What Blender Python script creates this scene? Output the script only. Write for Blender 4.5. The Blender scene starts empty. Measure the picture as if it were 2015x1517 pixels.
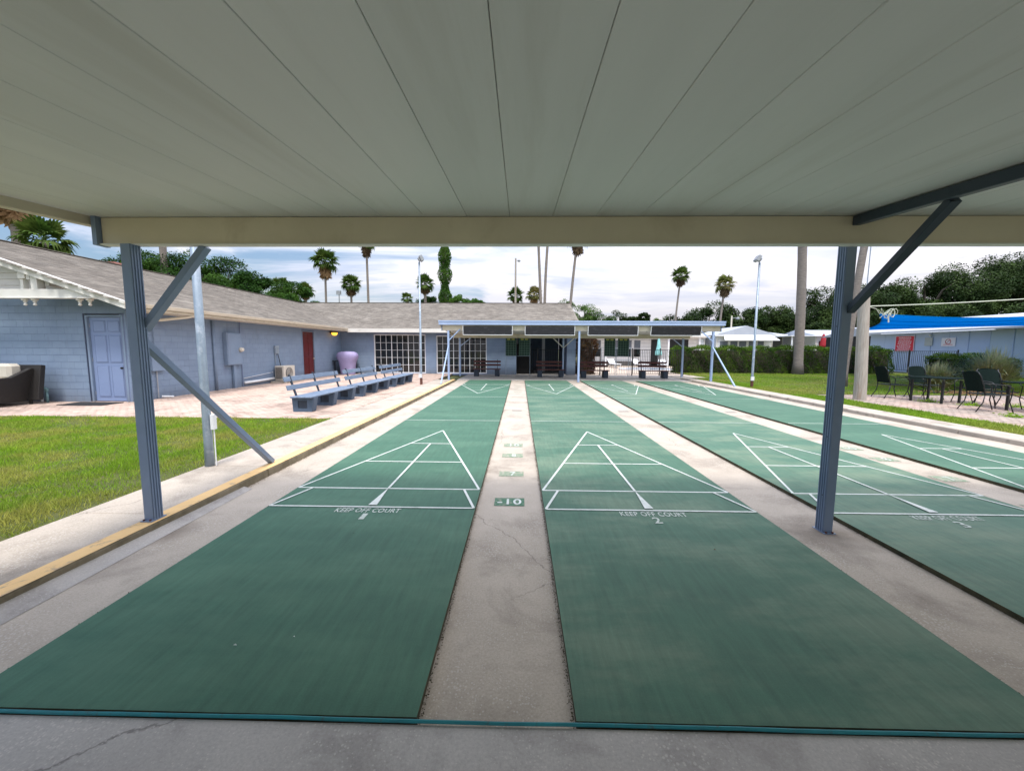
import bpy, math, random
import numpy as np
from mathutils import Vector, Matrix, Euler
random.seed(7); rng = np.random.default_rng(7)
R = math.radians
scene = bpy.context.scene
C = scene.collection

# ------------------------------------------------------------------ camera
F, TILT, YAW, ROLL = 755.2, .0961, -.0203, .0049
ct, st, cy, sy = math.cos(TILT), math.sin(TILT), math.cos(YAW), math.sin(YAW)
fw = Vector((sy*ct, cy*ct, -st)); rt = Vector((cy, -sy, 0)); up = rt.cross(fw)
r2 = rt*math.cos(ROLL)+up*math.sin(ROLL); u2 = -rt*math.sin(ROLL)+up*math.cos(ROLL)
cd = bpy.data.cameras.new('camera'); cam = bpy.data.objects.new('camera', cd); C.objects.link(cam)
m = Matrix.Identity(4)
for i in range(3):
    m[i][0], m[i][1], m[i][2] = r2[i], u2[i], -fw[i]
m[2][3] = 1.65
cam.matrix_world = m
cd.sensor_width = 36; cd.lens = F/2015*36; cd.clip_start = .05; cd.clip_end = 1500
scene.camera = cam
# ------------------------------------------------------------------ world
SUN_EL, SUN_AZ = R(66), R(184)          # azimuth clockwise from +Y
w = bpy.data.worlds.new('World'); scene.world = w; w.use_nodes = True
nt = w.node_tree; nt.nodes.clear()
def N(t, typ, **k):
    n = t.nodes.new(typ)
    for a, b in k.items():
        if a.startswith('i_'):
            n.inputs[int(a[2:]) if a[2:].isdigit() else a[2:].replace('_', ' ')].default_value = b
        else: setattr(n, a, b)
    return n
L = nt.links.new
sky = N(nt, 'ShaderNodeTexSky', sky_type='NISHITA', sun_disc=False, sun_elevation=SUN_EL, sun_rotation=SUN_AZ, air_density=1.0, dust_density=.6, ozone_density=1.6)
tc = N(nt, 'ShaderNodeTexCoord'); sep = N(nt, 'ShaderNodeSeparateXYZ'); L(tc.outputs['Generated'], sep.inputs[0])
def mth(t, op, a=None, b=None, va=0., vb=0., clamp=False):
    n = N(t, 'ShaderNodeMath', operation=op, use_clamp=clamp); n.inputs[0].default_value = va; n.inputs[1].default_value = vb
    if a is not None: t.links.new(a, n.inputs[0])
    if b is not None: t.links.new(b, n.inputs[1])
    return n.outputs[0]
zc = mth(nt, 'MAXIMUM', sep.outputs[2], None, vb=0.0); zo = mth(nt, 'ADD', zc, None, vb=.09)
px = mth(nt, 'DIVIDE', sep.outputs[0], zo); py = mth(nt, 'DIVIDE', sep.outputs[1], zo)
cmb = N(nt, 'ShaderNodeCombineXYZ'); L(px, cmb.inputs[0]); L(py, cmb.inputs[1])
mp = N(nt, 'ShaderNodeMapping'); mp.inputs['Scale'].default_value = (.55, 1.1, 1); mp.inputs['Rotation'].default_value = (0, 0, R(-14)); L(cmb.outputs[0], mp.inputs[0])
n1 = N(nt, 'ShaderNodeTexNoise', i_Scale=.7, i_Detail=8., i_Roughness=.62, i_Distortion=.6); L(mp.outputs[0], n1.inputs[0])
n2 = N(nt, 'ShaderNodeTexNoise', i_Scale=1.5, i_Detail=7., i_Roughness=.55, i_Distortion=.7); L(mp.outputs[0], n2.inputs[0])
# fewer clouds towards the west, where the photograph's sky opens to blue
open_ = mth(nt, 'MULTIPLY', sep.outputs[0], None, vb=.30)
cov = mth(nt, 'ADD', n1.outputs[0], open_)
r1 = N(nt, 'ShaderNodeMapRange', interpolation_type='SMOOTHSTEP'); r1.inputs[1].default_value = .24; r1.inputs[2].default_value = .50; L(cov, r1.inputs[0])
cr = N(nt, 'ShaderNodeValToRGB'); L(n2.outputs[0], cr.inputs[0])
e = cr.color_ramp.elements
e[0].position = .34; e[0].color = (6.0, 6.4, 7.8, 1); e[1].position = .62; e[1].color = (8.6, 8.5, 8.9, 1)
# cumulus bank low over the horizon
mp2 = N(nt, 'ShaderNodeMapping'); mp2.inputs['Scale'].default_value = (2.2, 2.2, 7.5); L(tc.outputs['Generated'], mp2.inputs[0])
n3 = N(nt, 'ShaderNodeTexNoise', i_Scale=1.5, i_Detail=8., i_Roughness=.55); L(mp2.outputs[0], n3.inputs[0])
low = mth(nt, 'MULTIPLY', zc, None, vb=-1.1)
cu = mth(nt, 'ADD', n3.outputs[0], low)
r3 = N(nt, 'ShaderNodeMapRange', interpolation_type='SMOOTHSTEP'); r3.inputs[1].default_value = .36; r3.inputs[2].default_value = .44; L(cu, r3.inputs[0])
mxa = N(nt, 'ShaderNodeMix', data_type='RGBA'); L(r1.outputs[0], mxa.inputs[0]); L(sky.outputs[0], mxa.inputs[6]); L(cr.outputs[0], mxa.inputs[7])
mxb = N(nt, 'ShaderNodeMix', data_type='RGBA'); L(mth(nt, 'MULTIPLY', r3.outputs[0], None, vb=.7), mxb.inputs[0]); L(mxa.outputs[2], mxb.inputs[6]); mxb.inputs[7].default_value = (8.8, 8.5, 9.0, 1)
# overcast skies are brighter overhead than at the horizon
zb = mth(nt, 'MULTIPLY_ADD', zc, None, vb=1.65); nt.nodes[-1].inputs[2].default_value = .38
mul = N(nt, 'ShaderNodeVectorMath', operation='SCALE'); L(mxb.outputs[2], mul.inputs[0]); L(zb, mul.inputs[3])
bg = N(nt, 'ShaderNodeBackground'); bg.inputs[1].default_value = .10; L(mul.outputs[0], bg.inputs[0])
wo = N(nt, 'ShaderNodeOutputWorld'); L(bg.outputs[0], wo.inputs[0])
# ------------------------------------------------------------------ sun (veiled by thin cloud)
sd = bpy.data.lights.new('sun', 'SUN'); sd.energy = 1.5; sd.angle = R(11); sd.color = (1, .96, .9)
so = bpy.data.objects.new('sun', sd); C.objects.link(so)
sdir = Vector((math.sin(SUN_AZ)*math.cos(SUN_EL), math.cos(SUN_AZ)*math.cos(SUN_EL), math.sin(SUN_EL)))
so.rotation_euler = sdir.to_track_quat('Z', 'Y').to_euler(); so.location = (0, -10, 30)
vs = scene.view_settings
vs.view_transform = 'Standard'; vs.look = 'None'; vs.gamma = 1; vs.use_curve_mapping = False; vs.exposure = 1.02
scene.cycles.max_bounces = 8; scene.cycles.diffuse_bounces = 5

# ------------------------------------------------------------------ materials
def mat(name, c1, c2=None, s=3., rough=.8, bump=0., bs=60., rnd=0., island=0., stretch=(1, 1, 1), c3=None, s3=.6, t3=(.5, .65), spec=.4, metal=0., fine=.0, fs=180., trans=0., det=6., extra=None, objco=False):
    M = bpy.data.materials.new(name); M.use_nodes = True; t = M.node_tree; b = t.nodes['Principled BSDF']
    b.inputs['Roughness'].default_value = rough; b.inputs['Specular IOR Level'].default_value = spec; b.inputs['Metallic'].default_value = metal
    if objco: co = N(t, 'ShaderNodeTexCoord').outputs['Object']
    else: co = N(t, 'ShaderNodeNewGeometry').outputs['Position']
    mpn = N(t, 'ShaderNodeMapping'); mpn.inputs['Scale'].default_value = stretch; t.links.new(co, mpn.inputs[0]); v = mpn.outputs[0]
    if c2 is None: c2 = tuple(x*.8 for x in c1)
    nz = N(t, 'ShaderNodeTexNoise', i_Scale=s, i_Detail=det, i_Roughness=.62); t.links.new(v, nz.inputs[0])
    rr = N(t, 'ShaderNodeMapRange'); rr.inputs[1].default_value = .32; rr.inputs[2].default_value = .68; t.links.new(nz.outputs[0], rr.inputs[0])
    mx = N(t, 'ShaderNodeMix', data_type='RGBA'); mx.inputs[6].default_value = (*c1, 1); mx.inputs[7].default_value = (*c2, 1); t.links.new(rr.outputs[0], mx.inputs[0]); col = mx.outputs[2]
    if c3:
        n3 = N(t, 'ShaderNodeTexNoise', i_Scale=s3, i_Detail=8., i_Roughness=.65, i_Distortion=.4); t.links.new(v, n3.inputs[0])
        r3 = N(t, 'ShaderNodeMapRange'); r3.inputs[1].default_value = t3[0]; r3.inputs[2].default_value = t3[1]; t.links.new(n3.outputs[0], r3.inputs[0])
        m3 = N(t, 'ShaderNodeMix', data_type='RGBA'); t.links.new(r3.outputs[0], m3.inputs[0]); t.links.new(col, m3.inputs[6]); m3.inputs[7].default_value = (*c3, 1); col = m3.outputs[2]
    if fine:
        nf = N(t, 'ShaderNodeTexNoise', i_Scale=fs, i_Detail=3., i_Roughness=.8); t.links.new(co, nf.inputs[0])
        fm = mth(t, 'MULTIPLY_ADD', nf.outputs[0], None, vb=fine*2); t.nodes[-1].inputs[2].default_value = 1-fine
        sc = N(t, 'ShaderNodeVectorMath', operation='SCALE'); t.links.new(col, sc.inputs[0]); t.links.new(fm, sc.inputs[3]); col = sc.outputs[0]
    if rnd or island:
        src = N(t, 'ShaderNodeObjectInfo').outputs['Random'] if rnd else None
        if island:
            g = N(t, 'ShaderNodeNewGeometry').outputs['Random Per Island']
            src = g if src is None else mth(t, 'FRACT', mth(t, 'ADD', src, g))
        a = max(rnd, island)
        fm = mth(t, 'MULTIPLY_ADD', src, None, vb=2*a); t.nodes[-1].inputs[2].default_value = 1-a
        sc = N(t, 'ShaderNodeVectorMath', operation='SCALE'); t.links.new(col, sc.inputs[0]); t.links.new(fm, sc.inputs[3]); col = sc.outputs[0]
    if extra: col = extra(t, co, col)
    t.links.new(col, b.inputs['Base Color'])
    if bump:
        nb = N(t, 'ShaderNodeTexNoise', i_Scale=bs, i_Detail=5., i_Roughness=.7); t.links.new(v, nb.inputs[0])
        bp = N(t, 'ShaderNodeBump', i_Strength=min(1., bump*20), i_Distance=bump); t.links.new(nb.outputs[0], bp.inputs['Height']); t.links.new(bp.outputs[0], b.inputs['Normal'])
    if trans:
        tr = N(t, 'ShaderNodeBsdfTranslucent'); t.links.new(col, tr.inputs[0]); ms = N(t, 'ShaderNodeMixShader', i_0=trans)
        o = t.nodes['Material Output']; t.links.new(b.outputs[0], ms.inputs[1]); t.links.new(tr.outputs[0], ms.inputs[2]); t.links.new(ms.outputs[0], o.inputs[0])
    return M
def cracks(scale=.55, width=.0035, col=(.05, .045, .04), amt=.8, pits=True):
    def f(t, co, c):
        nd = N(t, 'ShaderNodeTexNoise', i_Scale=1.7, i_Detail=6., i_Roughness=.6); t.links.new(co, nd.inputs[0])
        ad = N(t, 'ShaderNodeMix', data_type='VECTOR', i_0=.28); t.links.new(co, ad.inputs[4]); t.links.new(nd.outputs['Color'], ad.inputs[5])
        vo = N(t, 'ShaderNodeTexVoronoi', feature='DISTANCE_TO_EDGE', i_Scale=scale); t.links.new(ad.outputs[1], vo.inputs[0])
        lt = N(t, 'ShaderNodeMapRange'); lt.inputs[1].default_value = 0; lt.inputs[2].default_value = width; lt.inputs[3].default_value = amt; lt.inputs[4].default_value = 0; t.links.new(vo.outputs[0], lt.inputs[0])
        gate = N(t, 'ShaderNodeTexNoise', i_Scale=.5); t.links.new(co, gate.inputs[0])
        gr = N(t, 'ShaderNodeMapRange'); gr.inputs[1].default_value = .48; gr.inputs[2].default_value = .56; t.links.new(gate.outputs[0], gr.inputs[0])
        f1 = mth(t, 'MULTIPLY', lt.outputs[0], gr.outputs[0])
        mx = N(t, 'ShaderNodeMix', data_type='RGBA'); t.links.new(f1, mx.inputs[0]); t.links.new(c, mx.inputs[6]); mx.inputs[7].default_value = (*col, 1)
        if not pits: return mx.outputs[2]
        # pale shell aggregate and small dark pits
        v2 = N(t, 'ShaderNodeTexVoronoi', i_Scale=70.); t.links.new(co, v2.inputs[0])
        g2 = N(t, 'ShaderNodeTexNoise', i_Scale=2.2, i_Detail=4.); t.links.new(co, g2.inputs[0])
        th = mth(t, 'MULTIPLY_ADD', g2.outputs[0], None, vb=1.2); t.nodes[-1].inputs[2].default_value = -.36
        p = mth(t, 'LESS_THAN', v2.outputs[0], th)
        p = mth(t, 'MULTIPLY', p, mth(t, 'GREATER_THAN', N(t, 'ShaderNodeSeparateColor').outputs[0], None, vb=.55)); sc_ = t.nodes[-2] 
        for n_ in t.nodes:
            if n_.bl_idname == 'ShaderNodeSeparateColor' and not n_.inputs[0].is_linked: t.links.new(v2.outputs['Color'], n_.inputs[0])
        m2 = N(t, 'ShaderNodeMix', data_type='RGBA'); t.links.new(mth(t, 'MULTIPLY', p, None, vb=.45), m2.inputs[0]); t.links.new(mx.outputs[2], m2.inputs[6]); m2.inputs[7].default_value = (.62, .58, .52, 1)
        return m2.outputs[2]
    return f
FEET = [(2.87, 3.50, .40), (-3.2, 3.3, .28), (2.95, 19.3, .4)]
def feet(t, co, c):
    nz = N(t, 'ShaderNodeTexNoise', i_Scale=5., i_Detail=6., i_Roughness=.7); t.links.new(co, nz.inputs[0]); tot = None
    for (x, y, r_) in FEET:
        d = N(t, 'ShaderNodeVectorMath', operation='DISTANCE'); d.inputs[1].default_value = (x, y, -.04); t.links.new(co, d.inputs[0])
        q = N(t, 'ShaderNodeMapRange'); q.inputs[1].default_value = .05; q.inputs[2].default_value = r_; q.inputs[3].default_value = 1; q.inputs[4].default_value = 0; t.links.new(d.outputs['Value'], q.inputs[0])
        tot = q.outputs[0] if tot is None else mth(t, 'MAXIMUM', tot, q.outputs[0])
    f1 = mth(t, 'MULTIPLY', tot, mth(t, 'MULTIPLY', nz.outputs[0], None, vb=1.3), clamp=True)
    mx = N(t, 'ShaderNodeMix', data_type='RGBA'); t.links.new(f1, mx.inputs[0]); t.links.new(c, mx.inputs[6]); mx.inputs[7].default_value = (.13, .10, .075, 1); return mx.outputs[2]
def splash(t, co, c):
    # soil splashed along the foot of the walls, and faint drips below the eaves
    sp = N(t, 'ShaderNodeSeparateXYZ'); t.links.new(co, sp.inputs[0])
    mp_ = N(t, 'ShaderNodeMapping'); mp_.inputs['Scale'].default_value = (3, 3, .35); t.links.new(co, mp_.inputs[0])
    nz = N(t, 'ShaderNodeTexNoise', i_Scale=2.2, i_Detail=7., i_Roughness=.7); t.links.new(mp_.outputs[0], nz.inputs[0])
    q = N(t, 'ShaderNodeMapRange'); q.inputs[1].default_value = .03; q.inputs[2].default_value = .45; q.inputs[3].default_value = 1; q.inputs[4].default_value = 0; t.links.new(sp.outputs[2], q.inputs[0])
    f1 = mth(t, 'MULTIPLY', q.outputs[0], nz.outputs[0]); dr = N(t, 'ShaderNodeMapRange'); dr.inputs[1].default_value = .56; dr.inputs[2].default_value = .75; dr.inputs[4].default_value = .35; t.links.new(nz.outputs[0], dr.inputs[0])
    f2 = mth(t, 'MAXIMUM', f1, dr.outputs[0])
    mx = N(t, 'ShaderNodeMix', data_type='RGBA'); t.links.new(f2, mx.inputs[0]); t.links.new(c, mx.inputs[6]); mx.inputs[7].default_value = (.12, .13, .15, 1); return mx.outputs[2]
M = {}
M['ground'] = mat('ground', (.10, .13, .04), (.16, .15, .08), s=.3)
M['concrete'] = mat('aggregate concrete', (.49, .425, .35), (.40, .345, .28), s=2.2, rough=.9, bump=.004, bs=90, fine=.42, fs=75, c3=(.22, .185, .15), s3=1.3, t3=(.5, .75), extra=lambda t, co, c: feet(t, co, cracks(.35, .0018, amt=.55)(t, co, c)))
M['concrete2'] = mat('trowelled concrete', (.46, .43, .395), (.37, .345, .32), s=1.6, rough=.75, bump=.002, bs=50, fine=.34, fs=70, c3=(.21, .19, .175), s3=1.9, t3=(.5, .75), extra=cracks(.3, .0018, amt=.6))
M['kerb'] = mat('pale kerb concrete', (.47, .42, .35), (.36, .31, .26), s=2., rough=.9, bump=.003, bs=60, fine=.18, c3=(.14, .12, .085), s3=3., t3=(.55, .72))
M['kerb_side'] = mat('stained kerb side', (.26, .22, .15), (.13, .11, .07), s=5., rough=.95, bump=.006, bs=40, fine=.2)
M['yellow'] = mat('worn yellow kerb paint', (.80, .53, .24), (.70, .45, .19), s=3., rough=.8, bump=.002, bs=60, fine=.12, c3=(.36, .27, .18), s3=6., t3=(.56, .66))
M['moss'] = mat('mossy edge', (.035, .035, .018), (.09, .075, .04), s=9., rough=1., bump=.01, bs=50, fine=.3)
def bleach(colr, amt):
    def f(t, co, c):
        # worn, chalky blotches scattered over the whole lane
        nz = N(t, 'ShaderNodeTexNoise', i_Scale=.75, i_Detail=8., i_Roughness=.66); mpn = N(t, 'ShaderNodeMapping'); mpn.inputs['Scale'].default_value = (.8, 1.9, 1); t.links.new(co, mpn.inputs[0]); t.links.new(mpn.outputs[0], nz.inputs[0])
        a = N(t, 'ShaderNodeMapRange', interpolation_type='SMOOTHSTEP'); a.inputs[1].default_value = .42; a.inputs[2].default_value = .66; a.inputs[4].default_value = amt; t.links.new(nz.outputs[0], a.inputs[0])
        mx = N(t, 'ShaderNodeMix', data_type='RGBA'); t.links.new(a.outputs[0], mx.inputs[0]); t.links.new(c, mx.inputs[6]); mx.inputs[7].default_value = (*colr, 1)
        # scuffs along the play direction and dark specks
        m4 = N(t, 'ShaderNodeMapping'); m4.inputs['Scale'].default_value = (9, .9, 1); m4.inputs['Rotation'].default_value = (0, 0, .04); t.links.new(co, m4.inputs[0])
        n4 = N(t, 'ShaderNodeTexNoise', i_Scale=2.4, i_Detail=8., i_Roughness=.75); t.links.new(m4.outputs[0], n4.inputs[0])
        r4 = N(t, 'ShaderNodeMapRange'); r4.inputs[1].default_value = .35; r4.inputs[2].default_value = .72; r4.inputs[3].default_value = .86; r4.inputs[4].default_value = 1.2; t.links.new(n4.outputs[0], r4.inputs[0])
        vs4 = N(t, 'ShaderNodeVectorMath', operation='SCALE'); t.links.new(mx.outputs[2], vs4.inputs[0]); t.links.new(r4.outputs[0], vs4.inputs[3])
        v5 = N(t, 'ShaderNodeTexVoronoi', i_Scale=2.3); t.links.new(co, v5.inputs[0]); sp5 = mth(t, 'MULTIPLY', mth(t, 'LESS_THAN', v5.outputs[0], None, vb=.018), None, vb=.7)
        m5 = N(t, 'ShaderNodeMix', data_type='RGBA'); t.links.new(sp5, m5.inputs[0]); t.links.new(vs4.outputs[0], m5.inputs[6]); m5.inputs[7].default_value = (.02, .025, .02, 1); return m5.outputs[2]
    return f
def court_mat(name, c1, c2, fade, t3, bl=.5): return mat(name, c1, c2, s=1.1, rough=.72, bump=.0012, bs=240, fine=.34, fs=130, c3=fade, s3=.55, t3=t3, stretch=(.7, 1.6, 1), extra=bleach((.16, .225, .15) if bl > .6 else (.085, .18, .115), bl))
M['court1'] = court_mat('court paint deep', (.050, .135, .084), (.040, .115, .074), (.064, .155, .098), (.52, .8), .55)
M['court2'] = court_mat('court paint faded', (.056, .140, .090), (.046, .120, .078), (.085, .168, .112), (.50, .72), .62)
M['court3'] = court_mat('court paint bleached', (.068, .158, .104), (.056, .138, .092), (.10, .18, .125), (.46, .68), .8)
M['line'] = mat('white line paint', (.70, .72, .68), (.55, .59, .53), s=9., rough=.7, fine=.2, fs=120, c3=(.34, .42, .36), s3=7., t3=(.56, .74))
M['worn'] = mat('worn lettering paint', (.56, .60, .54), (.42, .48, .42), s=40., rough=.8, c3=(.18, .25, .2), s3=28., t3=(.58, .66))
M['tag'] = mat('green number plate paint', (.055, .15, .085), (.08, .18, .11), s=20., rough=.8, c3=(.25, .27, .2), s3=18., t3=(.52, .62))
M['tagworn'] = mat('worn green number paint', (.15, .24, .15), (.26, .29, .21), s=16., rough=.85, c3=(.42, .37, .31), s3=25., t3=(.5, .62))
M['tagdull'] = mat('dull grey number paint', (.2, .19, .17), (.3, .27, .24), s=16., rough=.85)
M['hose'] = mat('teal hose', (.010, .20, .22), (.008, .15, .17), s=8., rough=.5, c3=(.04, .09, .09), s3=14, t3=(.58, .7))
M['blue'] = mat('slate blue painted metal', (.20, .26, .37), (.17, .225, .325), s=3., rough=.5, bump=.0006, bs=80, fine=.06, c3=(.20, .26, .38), s3=2.5, t3=(.55, .8))
M['ltblue'] = mat('light blue painted fascia', (.36, .46, .66), (.32, .42, .60), s=2., rough=.5)
M['dkblue'] = mat('dark slate painted steel', (.045, .060, .085), (.03, .045, .065), s=4., rough=.5)
M['ceil'] = mat('cream roof panel', (.66, .66, .64), (.61, .61, .59), s=1.2, rough=.55, rnd=.03, stretch=(2.2, .18, 1), c3=(.52, .51, .47), s3=1.3, t3=(.52, .82), fine=.03)
M['beam'] = mat('cream beam', (.62, .55, .42), (.55, .485, .37), s=1.5, rough=.5, c3=(.42, .35, .24), s3=1.7, t3=(.58, .85))
M['black'] = mat('black fittings and room shade', (.01, .01, .01))  # own black of knobs, rivets and feet; also paints the club room's darkness
M['wall'] = mat('lavender blue block paint', (.205, .275, .375), (.18, .245, .345), s=2.5, rough=.75, bump=.003, bs=120, rnd=.035, island=.035, fine=.06, c3=(.145, .19, .30), s3=1.2, t3=(.56, .8), extra=splash)
M['mortar'] = mat('painted mortar', (.17, .215, .33), (.15, .19, .29), s=4.)
M['doorblue'] = mat('lavender door paint', (.21, .28, .45), (.20, .265, .43), s=2., rough=.45)
M['white'] = mat('white trim paint', (.72, .71, .66), (.62, .60, .55), s=3., rough=.6, bump=.001, bs=40, c3=(.40, .37, .30), s3=2.4, t3=(.60, .82), stretch=(.5, 1, 1))
M['clean'] = mat('clean white', (.78, .79, .80), (.72, .73, .75), s=2., rough=.5)
M['cream'] = mat('cream gutter', (.70, .64, .52), (.60, .54, .43), s=3., rough=.5, c3=(.36, .3, .22), s3=3, t3=(.6, .8))
M['shingle'] = mat('taupe asphalt shingle', (.205, .180, .150), (.145, .128, .108), s=5., rough=.95, bump=.004, bs=120, rnd=.22, island=.22, fine=.3, fs=70, c3=(.26, .235, .20), s3=.9, t3=(.45, .75))
M['brick'] = mat('salmon paver', (.57, .425, .345), (.48, .36, .295), s=2., rough=.9, bump=.003, bs=90, rnd=.14, island=.14, fine=.16, fs=60, c3=(.27, .205, .165), s3=.9, t3=(.5, .68))
M['brickgrey'] = mat('weathered paver', (.38, .31, .26), (.30, .25, .21), s=2., rough=.9, bump=.003, bs=90, rnd=.14, island=.14, fine=.16, fs=60, c3=(.46, .33, .27), s3=.7, t3=(.45, .62))
M['sand'] = mat('joint sand', (.30, .24, .19), (.16, .14, .09), s=3., rough=1.)
M['soil'] = mat('lawn soil', (.05, .07, .014), (.10, .10, .03), s=2.2, rough=1., bump=.01, bs=30, fine=.3, fs=40)
def leafmat(name, a, b, c, s=1., isl=.35, trans=.3, t3=(.45, .62)):
    return mat(name, a, b, s=s, rough=.6, island=isl, c3=c, s3=s*.6, t3=t3, spec=.08, trans=trans)
M['grass'] = leafmat('grass blades', (.25, .40, .028), (.15, .28, .02), (.36, .36, .08), 1.6, .3, .35)
M['grass2'] = leafmat('grass blades sunny', (.25, .40, .035), (.17, .30, .025), (.34, .36, .08), .5, .3, .35)
M['leafdark'] = leafmat('oak leaves', (.022, .046, .011), (.011, .025, .006), (.055, .09, .022), .35, .4, .15)
M['leafmid'] = leafmat('broad leaves', (.03, .082, .012), (.016, .045, .008), (.065, .14, .02), .5, .4, .25)
M['leafpale'] = leafmat('pale leaves', (.12, .2, .05), (.08, .15, .035), (.17, .24, .08), .5, .35, .35)
M['hedge'] = leafmat('hedge leaves', (.04, .095, .010), (.02, .05, .007), (.11, .19, .02), 1.2, .45, .3)
M['vine'] = leafmat('vine leaves', (.055, .14, .02), (.035, .09, .014), (.10, .19, .03), 1., .4, .25)
M['redleaf'] = leafmat('bronze shrub leaves', (.08, .028, .014), (.05, .022, .01), (.10, .06, .02), 2., .4, .2)
M['gold'] = leafmat('golden needles', (.26, .15, .03), (.18, .10, .02), (.12, .1, .03), .6, .35, .3)
M['frond'] = leafmat('palm frond', (.055, .105, .018), (.035, .075, .014), (.10, .14, .03), 1., .3, .3)
M['frondpale'] = leafmat('pale palm frond', (.13, .16, .04), (.10, .13, .03), (.24, .2, .08), 1., .3, .3)
M['dead'] = leafmat('dead palm frond', (.34, .20, .10), (.22, .13, .065), (.42, .28, .16), 1.3, .35, .25)
M['dead2'] = leafmat('dark dead frond', (.14, .095, .055), (.09, .06, .04), (.2, .14, .08), 1.3, .35, .2)
M['tuss'] = leafmat('tussock grass', (.62, .58, .26), (.70, .60, .34), (.42, .48, .15), 3., .3, .35)
M['trunk'] = mat('palm trunk bark', (.26, .225, .195), (.17, .145, .125), s=4., rough=.95, bump=.02, bs=14, stretch=(1, 1, 5), fine=.2, fs=30)
M['bark'] = mat('tree bark', (.10, .08, .06), (.06, .05, .04), s=5., rough=.95)
M['oldwood'] = mat('weathered wood post', (.42, .385, .34), (.30, .265, .225), s=5., rough=.9, bump=.006, bs=30, stretch=(6, 6, .5), c3=(.25, .14, .07), s3=1., t3=(.56, .72))
M['galv'] = mat('galvanised steel', (.30, .36, .42), (.22, .28, .34), s=5., rough=.45, metal=.35, fine=.12, fs=60, c3=(.45, .50, .56), s3=5., t3=(.5, .7))
M['grey'] = mat('grey fitting', (.34, .36, .38), rough=.5)
M['rust'] = mat('rusty steel', (.16, .06, .04), (.09, .04, .03), s=20.)
M['bench'] = mat('slate bench paint', (.16, .215, .30), (.12, .165, .235), s=6., rough=.65, bump=.002, bs=60, fine=.1, c3=(.24, .29, .36), s3=4., t3=(.52, .75), stretch=(3, .6, 3))
M['benchblk'] = mat('slate concrete block paint', (.085, .125, .185), (.065, .10, .15), s=6., rough=.7, bump=.003, bs=50, fine=.1)
M['redbench'] = mat('maroon bench paint', (.10, .028, .026), (.07, .02, .02), s=6., rough=.6)
M['darkblk'] = mat('dark block paint and recess shade', (.035, .048, .07), rough=.7)
M['reddoor'] = mat('maroon door', (.115, .012, .010), (.085, .010, .008), s=3., rough=.35)
M['glass'] = mat('dark window glass', (.008, .010, .012), (.012, .014, .016), rough=.06, spec=.6)
M['metalblk'] = mat('black powder coated metal', (.012, .014, .016), rough=.4)
M['chair'] = mat('dark green metal mesh', (.010, .019, .016), (.008, .014, .013), s=20., rough=.95, spec=.04)
M['banner'] = mat('black banner', (.014, .014, .017), (.02, .02, .024), s=8., rough=.6, c3=(.055, .052, .06), s3=5., t3=(.56, .66), stretch=(1, 1, 2))
M['board'] = mat('green scoreboard', (.010, .045, .035), (.008, .035, .028), s=4., rough=.5)
M['gridline'] = mat('pale board line', (.16, .30, .24), rough=.6)
M['tagyel'] = mat('pale yellow card', (.5, .52, .12), rough=.6)
M['cover'] = mat('lavender grill cover', (.34, .30, .50), (.29, .25, .43), s=4., rough=.55, bump=.02, bs=5)
M['ac'] = mat('beige appliance metal', (.62, .58, .50), (.55, .51, .44), s=4., rough=.5)
M['mat'] = mat('black rubber mat', (.018, .018, .02), (.03, .03, .03), s=30., rough=.9)
M['wicker'] = mat('black wicker', (.012, .011, .011), (.03, .027, .025), s=60., rough=.6, bump=.01, bs=60)
M['cushion'] = mat('cream cushion', (.58, .54, .46), (.50, .46, .39), s=3., rough=.9, bump=.01, bs=6)
M['teal'] = mat('faded teal valve', (.22, .38, .40), (.12, .22, .24), s=20., rough=.6)
M['sail'] = mat('blue shade sail', (.002, .34, .66), (.002, .31, .62), s=.5, rough=.8, spec=.1, trans=.72)
M['shed'] = mat('pale blue metal wall', (.42, .52, .70), (.38, .48, .66), s=.7, rough=.6)
M['shed2'] = mat('blue grey wall panel', (.44, .54, .62), (.40, .50, .58), s=.7, rough=.6)
M['redsign'] = mat('red sign face', (.62, .015, .04), (.56, .012, .035), s=2., rough=.5)
M['signwhite'] = mat('white sign face', (.72, .72, .78), (.68, .68, .74), s=2., rough=.5)
M['signred'] = mat('red sign ink', (.62, .10, .08), rough=.6)
M['signbeige'] = mat('faded beige notice', (.42, .45, .45), (.36, .40, .40), s=6., rough=.6)
M['homegrey'] = mat('grey siding', (.15, .145, .14), rough=.7)
M['homeroof'] = mat('white coated roof', (.40, .43, .48), (.34, .37, .42), s=1., rough=.6)
M['deck'] = mat('pool deck', (.52, .43, .35), (.45, .37, .30), s=1., rough=.9)
M['water'] = mat('pool water', (.008, .05, .13), (.008, .07, .17), s=1.5, rough=.08, bump=.01, bs=4)
M['aqua'] = mat('aqua umbrella cloth', (.28, .62, .60), rough=.8)
M['rope'] = mat('pale rope', (.62, .66, .55), rough=.9)
M['redroof'] = mat('reddish vent paint', (.26, .10, .075), (.2, .08, .06), s=8., rough=.7)
M['winpale'] = mat('pale curtained window', (.16, .18, .22), (.10, .12, .15), s=3., rough=.3)
M['redcloth'] = mat('red folded cloth', (.38, .02, .03), rough=.8)
Ml = bpy.data.materials.new('amber lamp glow'); Ml.use_nodes = True
pb = Ml.node_tree.nodes['Principled BSDF']; pb.inputs['Base Color'].default_value = (.8, .4, .05, 1); pb.inputs['Emission Color'].default_value = (1, .42, .04, 1); pb.inputs['Emission Strength'].default_value = 1.3
M['amber'] = Ml

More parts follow.
